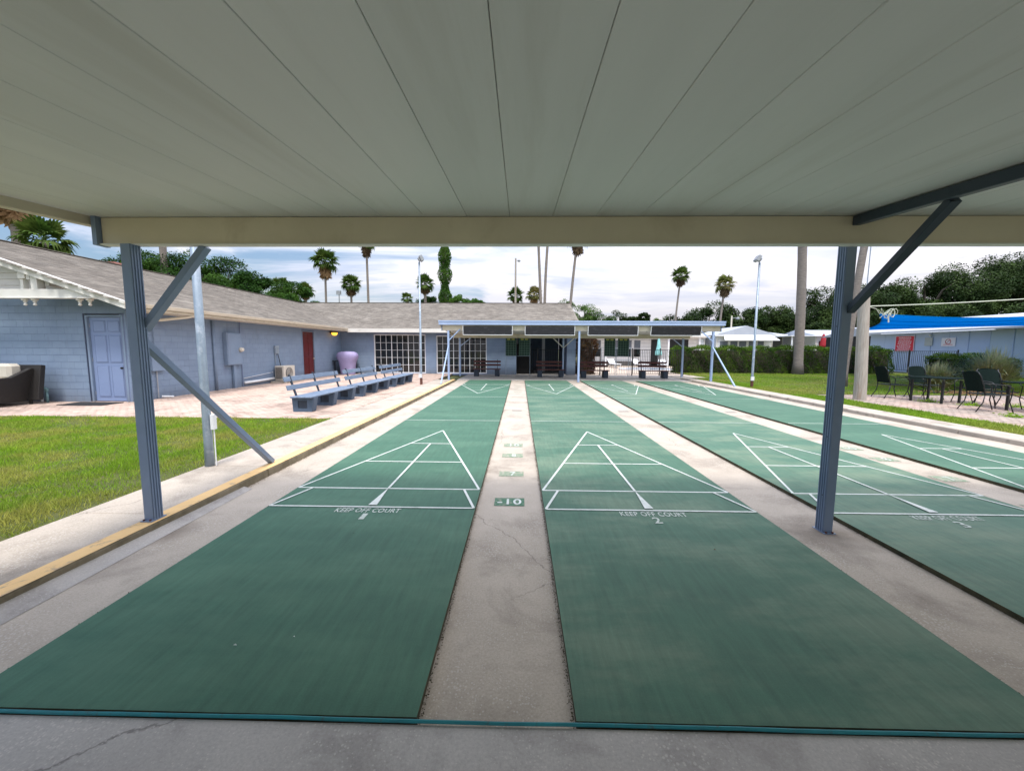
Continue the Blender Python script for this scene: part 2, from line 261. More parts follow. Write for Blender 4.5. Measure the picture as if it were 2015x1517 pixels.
# ------------------------------------------------------------------ mesh helpers
class MB:
    def __init__(s): s.v = []; s.f = []; s.mi = []; s.m = 0
    def add(s, vs_, fs_):
        o = len(s.v); s.v += [tuple(x) for x in vs_]; s.f += [tuple(i+o for i in f) for f in fs_]; s.mi += [s.m]*len(fs_); return s
    def box(s, x0, y0, z0, x1, y1, z1, mx=None):
        v = [Vector(p) for p in ((x0, y0, z0), (x1, y0, z0), (x1, y1, z0), (x0, y1, z0), (x0, y0, z1), (x1, y0, z1), (x1, y1, z1), (x0, y1, z1))]
        if mx is not None: v = [mx @ p for p in v]
        return s.add(v, [(0, 3, 2, 1), (4, 5, 6, 7), (0, 1, 5, 4), (1, 2, 6, 5), (2, 3, 7, 6), (3, 0, 4, 7)])
    def bar(s, p0, p1, wx, wy, upv=(0, 0, 1)):       # rectangular bar between two points
        p0 = Vector(p0); p1 = Vector(p1); d = p1-p0; l = d.length; d.normalize(); u = Vector(upv)
        if abs(d.dot(u)) > .98: u = Vector((0, 1, 0))
        a = d.cross(u).normalized(); b = a.cross(d).normalized()
        mx = Matrix(((a.x, b.x, d.x, p0.x), (a.y, b.y, d.y, p0.y), (a.z, b.z, d.z, p0.z), (0, 0, 0, 1)))
        return s.box(-wx/2, -wy/2, 0, wx/2, wy/2, l, mx)
    def tube(s, pts, r, n=8, cap=True):
        pts = [Vector(p) for p in pts]; rr = r if hasattr(r, '__len__') else [r]*len(pts); o = len(s.v); ref = None
        for i, p in enumerate(pts):
            d = (pts[min(i+1, len(pts)-1)]-pts[max(i-1, 0)]).normalized()
            if ref is None: ref = Vector((0, 0, 1)) if abs(d.z) < .9 else Vector((1, 0, 0))
            a = d.cross(ref).normalized(); b = a.cross(d).normalized(); ref = b
            for k in range(n):
                t = 2*math.pi*k/n; s.v.append(tuple(p+(a*math.cos(t)+b*math.sin(t))*rr[i]))
        for i in range(len(pts)-1):
            for k in range(n):
                a0 = o+i*n+k; a1 = o+i*n+(k+1) % n; s.f.append((a0, a1, a1+n, a0+n)); s.mi.append(s.m)
        if cap:
            s.f.append(tuple(o+k for k in range(n))[::-1]); s.f.append(tuple(o+(len(pts)-1)*n+k for k in range(n))); s.mi += [s.m]*2
        return s
    def prism(s, poly, h, mx=None):      # poly list of (x,y), extruded 0..h in z then transformed
        n = len(poly); v = [Vector((x, y, 0)) for x, y in poly]+[Vector((x, y, h)) for x, y in poly]
        if mx is not None: v = [mx @ p for p in v]
        return s.add(v, [tuple(range(n))[::-1], tuple(range(n, 2*n))]+[(i, (i+1) % n, (i+1) % n+n, i+n) for i in range(n)])
    def lathe(s, prof, c=(0, 0, 0), n=16):
        o = len(s.v)
        for r_, z_ in prof:
            for k in range(n): t = 2*math.pi*k/n; s.v.append((c[0]+r_*math.cos(t), c[1]+r_*math.sin(t), c[2]+z_))
        for i in range(len(prof)-1):
            for k in range(n): a0 = o+i*n+k; a1 = o+i*n+(k+1) % n; s.f.append((a0, a1, a1+n, a0+n)); s.mi.append(s.m)
        return s
    def mesh(s, name, mats, smooth=False, off=(0, 0, 0)):
        me = bpy.data.meshes.new(name); o = Vector(off)
        me.from_pydata([tuple(Vector(p)-o) for p in s.v], [], s.f)
        for q in (mats if isinstance(mats, (list, tuple)) else [mats]): me.materials.append(M[q] if isinstance(q, str) else q)
        if max(s.mi or [0]) > 0: me.polygons.foreach_set('material_index', s.mi)
        if smooth: me.polygons.foreach_set('use_smooth', [True]*len(s.f))
        me.update(); return me
def bevel(o, wd=.004, seg=1):
    b = o.modifiers.new('bevel', 'BEVEL'); b.width = wd; b.segments = seg; b.limit_method = 'ANGLE'; return o
def rootpos(p):
    v = Vector((0, 0, 0))
    while p: v += Vector(p.location); p = p.parent
    return v
def thing(name, label, cat, loc=(0, 0, 0), rz=0, group=None, kind=None):
    o = bpy.data.objects.new(name, None); C.objects.link(o); o.location = loc; o.rotation_euler = (0, 0, rz); o.empty_display_size = .2
    o['label'] = label
    if cat: o['category'] = cat
    if group: o['group'] = group
    if kind: o['kind'] = kind
    return o
def part(name, mb, mats, parent=None, smooth=False, local=False, kind=None, bev=0):
    off = (0, 0, 0) if (local or parent is None) else rootpos(parent)
    o = bpy.data.objects.new(name, mb.mesh(name, mats, smooth, off)); C.objects.link(o)
    if parent is not None: o.parent = parent
    if kind: o['kind'] = kind
    if bev: bevel(o, bev)
    return o
def solo(name, mb, mats, label, cat, loc=(0, 0, 0), smooth=False, group=None, kind=None, bev=0):
    o = bpy.data.objects.new(name, mb.mesh(name, mats, smooth, loc)); C.objects.link(o); o.location = loc
    o['label'] = label
    if cat: o['category'] = cat
    if group: o['group'] = group
    if kind: o['kind'] = kind
    if bev: bevel(o, bev)
    return o
def struct(name, mb, mats, parent=None):
    o = part(name, mb, mats, parent); 
    if parent is None: o['kind'] = 'structure'
    return o
def copy_tree(o, parent=None, loc=None, rz=None, label=None):
    c = o.copy(); C.objects.link(c); c.parent = parent
    if loc is not None: c.location = loc
    if rz is not None: c.rotation_euler = (0, 0, rz)
    if label: c['label'] = label
    for ch in [x for x in o.children]: copy_tree(ch, c)
    return c
def np_mesh(name, V, Fn, k, mt):
    """V (n,3) float, Fn (m,k) int"""
    me = bpy.data.meshes.new(name); me.vertices.add(len(V)); me.vertices.foreach_set('co', V.astype(np.float32).ravel())
    me.loops.add(Fn.size); me.loops.foreach_set('vertex_index', Fn.astype(np.int32).ravel())
    me.polygons.add(len(Fn)); me.polygons.foreach_set('loop_start', np.arange(0, Fn.size, k, dtype=np.int32)); me.polygons.foreach_set('loop_total', np.full(len(Fn), k, dtype=np.int32))
    me.materials.append(M[mt]); me.update(calc_edges=True); return me
def leaves(name, P, size, mt, upb=.35, outc=None, aspect=.55):
    n = len(P); d = rng.normal(size=(n, 3)); d[:, 2] += upb*2
    if outc is not None: o = P-np.asarray(outc); o /= np.linalg.norm(o, axis=1)[:, None]+1e-6; d += o*1.0
    nz = d/np.linalg.norm(d, axis=1)[:, None]; t = rng.normal(size=(n, 3)); t -= (t*nz).sum(1)[:, None]*nz; t /= np.linalg.norm(t, axis=1)[:, None]; b = np.cross(nz, t)
    s_ = (size*rng.uniform(.6, 1.4, n))[:, None]
    V = np.stack([P-t*s_*.5, P+b*s_*aspect*.5, P+t*s_*.5, P-b*s_*aspect*.5], 1).reshape(-1, 3)
    return np_mesh(name, V, np.arange(n*4).reshape(-1, 4), 4, mt)
def link(name, me, parent=None, kind=None, loc=(0, 0, 0)):
    o = bpy.data.objects.new(name, me); C.objects.link(o); o.location = loc
    if parent is not None: o.parent = parent
    if kind: o['kind'] = kind
    return o

# ------------------------------------------------------------------ ground layers
g = MB(); g.add([(-400, -60, -.12), (400, -60, -.12), (400, 700, -.12), (-400, 700, -.12)], [(0, 1, 2, 3)]); struct('ground', g, 'ground')
FT = 1.17*.3048; Y0 = 1.49
CX = [-1.538, 1.348, 4.234, 7.12]; HW = 1.085
struct('concrete_slab', MB().box(-3.3, 1.53, -.11, 8.95, 24.3, -.04), 'concrete')
far_slab = struct('far_platform', MB().box(-3.3, 20.06, -.035, 10.4, 24.3, 0.0), 'concrete2')
near = struct('near_platform', MB().box(-3.3, -4, -.11, 9.0, 1.530, 0.0), 'concrete2')
for i in range(1, 4):                                        # sawn joints of the near platform
    pass
# left kerb, sidewalk
def seg_boxes(x0, x1, ya, yb, z0, z1, step, gap=.006):
    out = []; y = ya
    while y < yb-.01:
        out.append(MB().box(x0, y+gap/2, z0, x1, min(y+step, yb)-gap/2, z1)); y += step
    return out
def slabset(name, label, x0, x1, ya, yb, z1, step, mt, sub, bev=.006, base=-.11):
    root = thing(name, label, None, ((x0+x1)/2, ya, 0), kind='structure')
    for mb in seg_boxes(x0, x1, ya, yb, base, z1, step): part(sub, mb, mt, root, bev=bev)
    return root
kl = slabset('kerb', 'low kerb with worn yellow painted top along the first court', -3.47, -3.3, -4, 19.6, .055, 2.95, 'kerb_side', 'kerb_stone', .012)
pt = MB()
for k in range(60):
    a = -4+k*.4; b = a+.4
    if b > 19.6: break
    wv = .003*math.sin(k*1.7)
    pt.add([(-3.463, a, .059), (-3.306+wv, a, .059), (-3.306+.003*math.sin((k+1)*1.7), b, .059), (-3.463, b, .059)], [(0, 1, 2, 3)])
part('painted_top', pt, 'yellow', kl)
slabset('sidewalk', 'narrow concrete sidewalk between the yellow kerb and lawn', -4.28, -3.476, -4, 19.6, .045, 1.5, 'concrete', 'sidewalk_slab')
slabset('right_kerb', 'pale concrete kerb between the fourth court and grass strip', 8.95, 9.6, 2, 21.6, .055, 2.95, 'kerb', 'kerb_stone', .015)
struct('far_path', MB().box(9.0, 21.65, -.11, 12.5, 24.3, .02), 'kerb')
fl = MB(); fl.add([(-3.3, 1.46, -.04), (-3.13, 1.46, -.037), (-3.3, 1.46, .022), (-3.3, 4.4, -.04), (-3.20, 4.4, -.037), (-3.3, 4.4, -.012)], [(0, 1, 2), (1, 4, 5, 2), (5, 4, 3)])
struct('kerb_fillet', fl, 'concrete2')
# debris and dirt gathered along the kerb foot and court edges
def debris(name, P, sz, mt, label):
    o = link(name, leaves(name, P, sz, mt, 1.), kind='stuff'); o['label'] = label
P = np.stack([rng.normal(-3.28, .018, 2500), rng.uniform(1.6, 19, 2500), np.full(2500, -.033)], 1); debris('fallen_litter', P, .012, 'dead2', 'dry leaf litter along the kerb foot')
Pe = []
for cx_ in CX:
    for s_ in (-1, 1):
        n_ = 5200; Pe.append(np.stack([cx_+s_*(HW+.006+np.abs(rng.normal(0, .009, n_))), rng.uniform(1.5, 20, n_), np.full(n_, -.030)+rng.uniform(0, .018, n_)], 1))
debris('edge_moss', np.concatenate(Pe), .009, 'moss', 'dark moss and dirt along the raised court edges')

# ------------------------------------------------------------------ courts
def ft(f): return Y0+f*FT+.015
YB, Y7, Y8, Y10, YT, YD = ft(6.5), ft(8), ft(11), ft(14), ft(17), ft(20)
YM = Y0+.015+26*FT
def mline(mb, a, b, wd, z=.004):
    a = Vector((a[0], a[1], z)); b = Vector((b[0], b[1], z)); d = (b-a).normalized(); n_ = Vector((-d.y, d.x, 0))*wd/2
    mb.add([a-n_, b-n_, b+n_, a+n_], [(0, 1, 2, 3)])
def text_mesh(txt, size, w_=None, stretch=1.0, font_off=.0035):
    cu_ = bpy.data.curves.new('txt', 'FONT'); cu_.body = txt; cu_.size = size; cu_.align_x = 'CENTER'; cu_.resolution_u = 3; cu_.space_character = 1.08; cu_.offset = font_off
    o = bpy.data.objects.new('txt', cu_); C.objects.link(o); bpy.context.view_layer.update()
    me = bpy.data.meshes.new_from_object(o.evaluated_get(bpy.context.evaluated_depsgraph_get())); bpy.data.objects.remove(o)
    if w_:
        xs = [v.co.x for v in me.vertices]; k = w_/(max(xs)-min(xs)); c_ = (max(xs)+min(xs))/2
        ys_ = [v.co.y for v in me.vertices]; ky = stretch/(max(ys_)-min(ys_)); y0_ = min(ys_)
        for v in me.vertices: v.co.x = (v.co.x-c_)*k; v.co.y = (v.co.y-y0_)*ky
    return me
def put_text(txt, w_, h_, loc, mt, parent, name, rot=(0, 0, 0)):
    me = text_mesh(txt, .2, w_, h_); me.materials.clear(); me.materials.append(M[mt])
    o = bpy.data.objects.new(name, me); C.objects.link(o); o.parent = parent; o.location = Vector(loc)-rootpos(parent); o.rotation_euler = rot; return o
names = ['first', 'second', 'third', 'fourth']; cm = ['court1', 'court2', 'court3', 'court1']
for i, cx_ in enumerate(CX):
    root = thing('shuffleboard_court', f'green painted shuffleboard court, {names[i]} from the yellow kerb', None, (cx_, 1.5, 0), kind='structure')
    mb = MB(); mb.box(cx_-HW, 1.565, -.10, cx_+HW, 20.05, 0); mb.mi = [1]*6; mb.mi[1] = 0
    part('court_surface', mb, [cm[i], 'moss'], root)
    lw = .027
    for sgn in (1, -1):
        fy = (lambda y: y) if sgn == 1 else (lambda y: 2*YM-y)
        tri = [((-1.07, Y7), (1.07, Y7)), ((-1.07, Y7), (0, YT)), ((1.07, Y7), (0, YT)), ((-.713, Y8), (.713, Y8)), ((-.357, Y10), (.357, Y10)),
               ((-1.07, YB), (1.07, YB)), ((-1.07, YB), (-.89, Y7)), ((1.07, YB), (.89, Y7)), ((0, Y7), (0, Y10)), ((-HW, YD), (HW, YD))]
        zz = .003
        for k, (a, b) in enumerate(tri):
            mb = MB(); mline(mb, (cx_+a[0], fy(a[1])), (cx_+b[0], fy(b[1])), lw if k < 9 else .02, z=.003+.0006*k); part('court_line', mb, 'line', root)
        mb = MB(); mb.add([(cx_-.046, fy(YB+.04), .0095), (cx_+.046, fy(YB+.04), .0095), (cx_, fy(Y7), .0095)], [(0, 1, 2) if sgn == 1 else (2, 1, 0)]); part('arrow_marking', mb, 'line', root)
    if i < 4:
        put_text('KEEP OFF COURT', .66, .10, (cx_, 3.69, .004), 'worn', root, 'court_lettering')
        put_text(str(i+1), .05 if i == 0 else .075, .13, (cx_+(.01 if i == 0 else -.01), 3.535, .004), 'worn', root, 'court_number')
# number plates painted on the concrete strips
def plate(x, y, txt, mt, tm, wd=.33, hh=.215, idx=''):
    root = thing('painted_number', f'{idx}', None, (x, y, 0), kind='structure')
    z = -.036
    mb = MB().add([(x-wd/2, y-hh/2, z), (x+wd/2, y-hh/2, z), (x+wd/2, y+hh/2, z), (x-wd/2, y+hh/2, z)], [(0, 1, 2, 3)]); part('plate_paint', mb, mt, root)
    if txt: put_text(txt, wd*(.80 if len(txt) > 2 else .5 if len(txt) == 2 else .22), hh*.72, (x+(0.02 if len(txt) < 3 else 0), y-hh*.36, z+.003), tm, root, 'number_lettering')
for s_, xs in enumerate((-.105, 2.79, 5.68)):
    nm = ['between the first two courts', 'between the second and third courts', 'between the third and fourth courts'][s_]
    fresh = s_ == 0
    if s_ != 1:
        plate(xs, 4.10, '-10', 'tag' if fresh else 'tagworn', 'line' if fresh else 'worn', idx='minus ten painted on concrete '+nm)
        plate(xs, 5.055, '7', 'tagworn', 'worn', idx='faded seven painted on concrete '+nm); plate(xs, 5.95, '8', 'tagworn', 'worn', idx='faded eight painted on concrete '+nm); plate(xs, 6.60, '10', 'tagworn', 'worn', idx='faded ten painted on concrete '+nm)
    plate(xs+.03, 10.38, '', 'tagdull', 'worn', .27, .16, idx='dull grey plate half way along the strip '+nm)
    for yy in (14.9, 15.6, 16.6, 17.3): plate(xs+.03, yy, '', 'tagworn', 'worn', .30, .10, idx=f'worn number patch {"at the far end" if yy > 16 else "past the middle"} of the strip '+nm)
# teal hose along the near ends
pts = [(-3.3+k*.25, 1.540+.0022*math.sin(k*.9)+.0012*math.sin(k*2.3), .008) for k in range(50)]
solo('hose', MB().tube(pts, .0075, 8), 'hose', 'thin teal hose lying along the near ends of all courts', 'hose', (0, 1.54, 0), smooth=True)

# ------------------------------------------------------------------ lawns and patios
def turf(name, label, polys, n, h, wd, mt, near_w=0.):
    root = thing(name, label, None, (0, 0, 0), kind='structure')
    Ps = []
    for (x0, y0, x1, y1, z, nn) in polys:
        part('turf_soil', MB().box(x0, y0, -.11, x1, y1, z), 'soil', root)
        yy = y0+(y1-y0)*rng.random(nn)**(1.5 if near_w else 1.); Ps.append(np.stack([rng.uniform(x0-.02, x1+.015, nn)+np.abs(rng.normal(0, .025, nn))*(rng.random(nn) < .08)*3, yy, np.full(nn, z-.004)], 1))
    P = np.concatenate(Ps)
    if near_w:      # thin, patchy grass along the sidewalk
        e_ = np.clip((P[:, 0]+4.75)/.45, 0, 1); q = .5+.5*np.sin(P[:, 1]*2.1+np.sin(P[:, 0]*5)*1.5)*np.sin(P[:, 1]*5.3+1)
        P = P[rng.random(len(P)) > e_*(.45+.5*q)]
        q2 = np.sin(P[:, 0]*1.3+2*np.sin(P[:, 1]*.9))*np.sin(P[:, 1]*1.7+P[:, 0]*.6); P = P[rng.random(len(P)) > np.clip(q2-.45, 0, 1)*1.1]
    n = len(P); t = rng.uniform(0, 2*np.pi, n); hh = h*rng.uniform(.5, 1.3, n)
    # clumps
    cl = np.sin(P[:, 0]*3.1+1.3*np.sin(P[:, 1]*2.3))*np.sin(P[:, 1]*2.7+P[:, 0]); hh *= 1+.35*cl+.3*np.sin(P[:, 0]*11+np.sin(P[:, 1]*9)*2)*np.sin(P[:, 1]*12.3)
    d = np.stack([np.cos(t), np.sin(t), 0*t], 1); lean = rng.normal(0, .45, (n, 2)); top = P+np.stack([lean[:, 0]*hh, lean[:, 1]*hh, hh], 1)
    w2 = (wd*rng.uniform(.7, 1.4, n))[:, None]
    V = np.stack([P-d*w2/2, P+d*w2/2, top], 1).reshape(-1, 3)
    link('grass', np_mesh('grass', V, np.arange(n*3).reshape(-1, 3), 3, mt), root, 'stuff'); return root
turf('lawn', 'bright green lawn between the club patio and the sidewalk', [(-16, 1.2, -4.29, 8.6, .02, 380000)], 0, .050, .008, 'grass', 1.)
turf('right_lawn', 'green lawn in front of the long hedge and under the palms', [(10.75, 14.25, 34, 27.4, .025, 190000), (9.62, 3.5, 10.7, 21.6, .025, 60000), (10.75, 14.2, 12, 21.6, .02, 2000)], 0, .05, .016, 'grass2')
def pavers(name, label, x0, y0, x1, y1, z, mt, near):
    root = thing(name, label, None, ((x0+x1)/2, y0, 0), kind='structure')
    part('sand_bed', MB().box(x0, y0, -.11, x1, y1, z-.006), 'sand', root)
    bw, bh = .20, .10; cells = []
    nx = int((x1-x0)/bw); ny = int((y1-y0)/bh)
    for j in range(ny):
        for i in range(nx):
            cells.append((x0+bw*(i+.5+(.5 if j % 2 else 0)), y0+bh*(j+.5)))
    cells = [c for c in cells if c[0] < x1-bw*.4]
    cells.sort(key=lambda c: (c[0]-near[0])**2+(c[1]-near[1])**2)
    def bx(mb, x, y, zz, tx, ty):
        a, b = bw/2-.004, bh/2-.004
        v = [(-a, -b), (a, -b), (a, b), (-a, b)]
        mb.add([(x+p*1.0, y+q, z-.02) for p, q in v]+[(x+p*.97, y+q*.95, zz+tx*p+ty*q) for p, q in v], [(4, 5, 6, 7), (0, 1, 5, 4), (1, 2, 6, 5), (2, 3, 7, 6), (3, 0, 4, 7)])
    one = MB(); bx(one, 0, 0, z, 0, 0); me = one.mesh('brick', mt); rp = rootpos(root)
    for (x, y) in cells[:300]:
        o = bpy.data.objects.new('brick', me); C.objects.link(o); o.parent = root; o.location = (x-rp.x, y-rp.y, random.uniform(-.002, .002)); o.rotation_euler = (random.gauss(0, .012), random.gauss(0, .012), random.gauss(0, .006))
    rest = MB()
    for (x, y) in cells[300:]: bx(rest, x, y, z+random.uniform(-.002, .002), random.gauss(0, .012), random.gauss(0, .012))
    part('brick', rest, mt, root, kind='stuff'); return root
pavers('patio', 'salmon brick paved patio in front of the blue club building', -16, 8.62, -4.29, 24.28, .03, 'brick', (-6.5, 8.6))
pavers('right_patio', 'weathered brick patio under the black tables and chairs', 10.72, 4.5, 18.2, 14.2, .03, 'brickgrey', (11, 9.5))
# weeds in the right patio joints
P = np.concatenate([np.stack([rng.normal(a, .12, 260), rng.normal(b, .10, 260), .03+np.abs(rng.normal(0, .04, 260))], 1) for a, b in ((13.4, 11.6), (14.4, 11.3), (12.9, 12.3), (12.2, 9.6), (14.0, 10.0))])
debris('weeds', P, .05, 'grass2', 'small weeds growing between the right patio pavers')
P = np.stack([rng.uniform(9.6, 10.8, 5000), np.zeros(5000), np.zeros(5000)], 1)

# ------------------------------------------------------------------ canopies
SL = .075
def canopy(label, x0, x1, yf, yb, zf, posts, s, near):
    """s=+1: courts lie towards +Y (near canopy). zf = ceiling height at the front edge yf; falls away from the courts."""
    root = thing('canopy', label, 'canopy', ((x0+x1)/2, yf, 0))
    yy0, yy1 = min(yf, yb), max(yf, yb)
    zz = lambda y: zf-(SL if near else .095)*abs(yf-y)
    pw = .365 if near else .61; x = x0+(.005 if near else .04)
    while x < x1-.05:
        xe = min(x+pw, x1-.03); gp = .0025
        mb = MB(); a, b = x+gp/2, xe-gp/2
        mb.add([(a, yy0, zz(yy0)), (b, yy0, zz(yy0)), (b, yy1, zz(yy1)), (a, yy1, zz(yy1)), (a, yy0, zz(yy0)+.06), (b, yy0, zz(yy0)+.06), (b, yy1, zz(yy1)+.06), (a, yy1, zz(yy1)+.06)],
               [(0, 3, 2, 1), (4, 5, 6, 7), (0, 1, 5, 4), (1, 2, 6, 5), (2, 3, 7, 6), (3, 0, 4, 7)])
        part('roof_panel', mb, 'ceil', root, bev=.003); x = xe
    cov_ = MB(); cov_.add([(x0, yy0, zz(yy0)+.075), (x1, yy0, zz(yy0)+.075), (x1, yy1, zz(yy1)+.075), (x0, yy1, zz(yy1)+.075)], [(0, 1, 2, 3)])
    cov_.add([(x0, yy0, zz(yy0)+.066), (x1, yy0, zz(yy0)+.066), (x1, yy1, zz(yy1)+.066), (x0, yy1, zz(yy1)+.066)], [(3, 2, 1, 0)])
    part('roof_cover', cov_, 'clean', root)
    sf = 1 if s > 0 else -1
    # front fascia and side fascias
    part('front_fascia', MB().box(x0-.05, min(yf+.01*sf, yf+.13*sf), zf-.02, x1+.05, max(yf+.01*sf, yf+.13*sf), zf+.15 if near else zf+.19), 'ltblue', root, bev=.008)
    if not near:
        part('fascia_lip', MB().box(x0-.06, min(yf+.131*sf, yf+.15*sf), zf+.13, x1+.06, max(yf+.131*sf, yf+.15*sf), zf+.20), 'ltblue', root)
    for sx, xx in ((-1, x0), (1, x1)):
        mb = MB(); a, b = (xx-.05, xx+.035) if sx < 0 else (xx-.035, xx+.05)
        h0, h1 = -.075, .10
        mb.add([(a, yy0, zz(yy0)+h0), (b, yy0, zz(yy0)+h0), (b, yy1, zz(yy1)+h0), (a, yy1, zz(yy1)+h0), (a, yy0, zz(yy0)+h1), (b, yy0, zz(yy0)+h1), (b, yy1, zz(yy1)+h1), (a, yy1, zz(yy1)+h1)],
               [(0, 3, 2, 1), (4, 5, 6, 7), (0, 1, 5, 4), (1, 2, 6, 5), (2, 3, 7, 6), (3, 0, 4, 7)])
        part('side_fascia', mb, 'beam', root, bev=.004)
    part('back_fascia', MB().box(x0-.05, (yy0-.08 if s > 0 else yy1+.01), zz(yb)-.08, x1+.05, (yy0-.01 if s > 0 else yy1+.08), zz(yb)+.1), 'ltblue', root)
    if near:
        for k in range(38):
            xx = x0+.005+.365*k+.02
            part('roof_screw', MB().tube([(xx, 3.33, zz(3.33)-.003), (xx, 3.33, zz(3.33)+.003)], .004, 6), 'ceil', root)
    # front beam
    yb0 = yf-.05*sf
    zb = zf-.235 if near else zf-.28
    part('beam', MB().box(x0+.10, min(yb0, yb0-.05*sf), zb, x1-.10, max(yb0, yb0-.05*sf), zf-.012), 'beam', root, bev=.004)
    part('beam_flange', MB().box(x0+.10, min(yb0+.004*sf, yb0-.075*sf), zb-.012, x1-.10, max(yb0+.004*sf, yb0-.075*sf), zb-.001), 'white', root)
    for xx in (x0+.075, x1-.075): part('beam_end_cap', MB().box(xx-.02, min(yb0+.02*sf, yb0-.09*sf), zb-.016, xx+.02, max(yb0+.02*sf, yb0-.09*sf), zf), 'blue', root)
    yr = yb+.45*sf
    zr = zz(yr)
    part('beam', MB().box(x0+.10, yr-.03, zr-.235, x1-.10, yr+.03, zr-.01), 'beam', root, bev=.004)
    for (px_, py_, front, zbase) in posts:
        top = (zb-.012) if front else zr-.236
        if near and py_ > 3.45: top = zf-.025
        # fluted aluminium post: a shell with raised ribs on two faces
        w2, d2 = .041, .050
        mb = MB(); mb.box(px_-w2, py_-d2, zbase, px_+w2, py_+d2, top)
        for side in (-1, 1):
            for k in range(4):
                yk = py_-d2+.012+k*.0255
                mb.box(px_+side*w2-(0 if side > 0 else .006), yk-.005, zbase, px_+side*w2+(.006 if side > 0 else 0), yk+.005, top)
        p_ = part('post', mb, 'blue' if near else 'ltblue', root)
        if near:
            part('foot_plate', MB().box(px_-w2-.014, py_-d2-.03, zbase-.003, px_+w2+.014, py_+d2+.02, zbase+.005), 'blue', p_)
            for bx_ in (-.03, .03): part('bolt', MB().tube([(px_+bx_, py_-d2-.018, zbase+.005), (px_+bx_, py_-d2-.018, zbase+.018)], .009, 6), 'rust', p_)
            for zk in (.35, .9, 1.25, 1.9, 2.3):
                part('rivet', MB().tube([(px_-w2-.008, py_-.012, zbase+zk), (px_-w2-.002, py_-.012, zbase+zk)], .005, 6), 'black', p_)
    return root, zz, zb
nc, zzn, zbn = canopy('wide open canopy overhead with cream panel ceiling and blue posts', -3.75, 10.0, 3.48, -3.3, 2.775,  # unseen back of the roof lengthened to cut the light underneath
    [(-3.395, 3.37, True, .062), (2.87, 3.53, True, -.04), (9.1, 3.5, True, .058)], 1, True)
def br(root, a, b, wx=.055, wy=.075, mt='blue', upv=(0, 1, 0), name='brace'): return part(name, MB().bar(a, b, wx, wy, upv), mt, root, bev=.003)
br(nc, (-3.40, 3.435, 1.80), (-2.78, 3.435, 2.53))
br(nc, (-3.44, 3.43, 1.72), (-3.44, 5.14, .07), .06, .075, upv=(1, 0, 0))
# cross beam towards the back on the middle posts and its brace
mb = MB(); a_, b_ = 2.76, 2.82
ya, yb_ = -2.8, 3.37
mb.add([(a_, ya, zzn(ya)-.085), (b_, ya, zzn(ya)-.085), (b_, yb_, zzn(yb_)-.085), (a_, yb_, zzn(yb_)-.085), (a_, ya, zzn(ya)-.008), (b_, ya, zzn(ya)-.008), (b_, yb_, zzn(yb_)-.008), (a_, yb_, zzn(yb_)-.008)],
       [(0, 3, 2, 1), (4, 5, 6, 7), (0, 1, 5, 4), (1, 2, 6, 5), (2, 3, 7, 6), (3, 0, 4, 7)])
part('cross_beam', mb, 'dkblue', nc, bev=.004)
br(nc, (2.905, 3.50, 1.99), (2.82, 2.66, 2.63), .05, .07, 'dkblue', (1, 0, 0))
for px_ in (-3.4, 2.87, 9.1):
    part('back_post', MB().box(px_-.04, -2.89, 0 if px_ > -3 else .06, px_+.04, -2.81, 2.05), 'blue', nc)

fc, zzf, zbf = canopy('far light blue canopy over the maroon benches at the court ends', -4.0, 10.0, 19.3, 23.2, 2.82,
    [(-3.6, 19.36, True, -.03), (2.95, 19.36, True, -.03), (9.56, 19.36, True, -.03), (-3.55, 22.75, False, 0), (2.55, 22.75, False, 0), (9.52, 22.75, False, 0)], -1, False)
br(fc, (-3.6, 19.34, 2.02), (-3.0, 19.34, 2.6), .05, .05, 'ltblue'); br(fc, (9.56, 19.34, 2.02), (8.9, 19.34, 2.6), .05, .05, 'ltblue')
br(fc, (-3.6, 19.33, 1.75), (-3.52, 17.0, .05), .055, .055, 'ltblue', (1, 0, 0)); br(fc, (9.56, 19.33, 1.75), (9.3, 16.7, .05), .055, .055, 'ltblue', (1, 0, 0))
br(fc, (-3.55, 22.7, 1.75), (-2.9, 22.7, 2.25), .045, .045, 'ltblue'); br(fc, (9.52, 22.7, 1.75), (8.9, 22.7, 2.25), .045, .045, 'ltblue')
br(fc, (2.55, 22.7, 1.7), (1.95, 22.7, 2.25), .045, .045, 'white'); br(fc, (2.55, 22.7, 1.7), (3.15, 22.7, 2.25), .045, .045, 'white')
# black banners in white frames under the far canopy edge
for i, xa in enumerate((-2.84, .24, 3.34, 6.43)):
    t = thing('score_banner', f'long black banner in a thin white frame, {["first","second","third","fourth"][i]} from the yellow kerb', 'banner', (xa+1.23, 19.2, 2.3), group='black banners under the far canopy edge')
    mx = Matrix.Translation((xa+1.23, 19.14, 2.76)) @ Matrix.Rotation(R(12 if i == 3 else 4), 4, 'X')
    W_, H_ = 1.235, .46
    part('banner_panel', MB().box(-W_+.025, -.008, -H_+.025, W_-.025, .008, -.02, mx), 'banner', t)
    for b4 in ((-W_, -.014, -H_, W_, .014, -H_+.026), (-W_, -.014, -H_+.027, -W_+.024, .014, 0), (W_-.024, -.014, -H_+.027, W_, .014, 0)):
        part('frame_bar', MB().box(*b4, mx), 'clean', t)

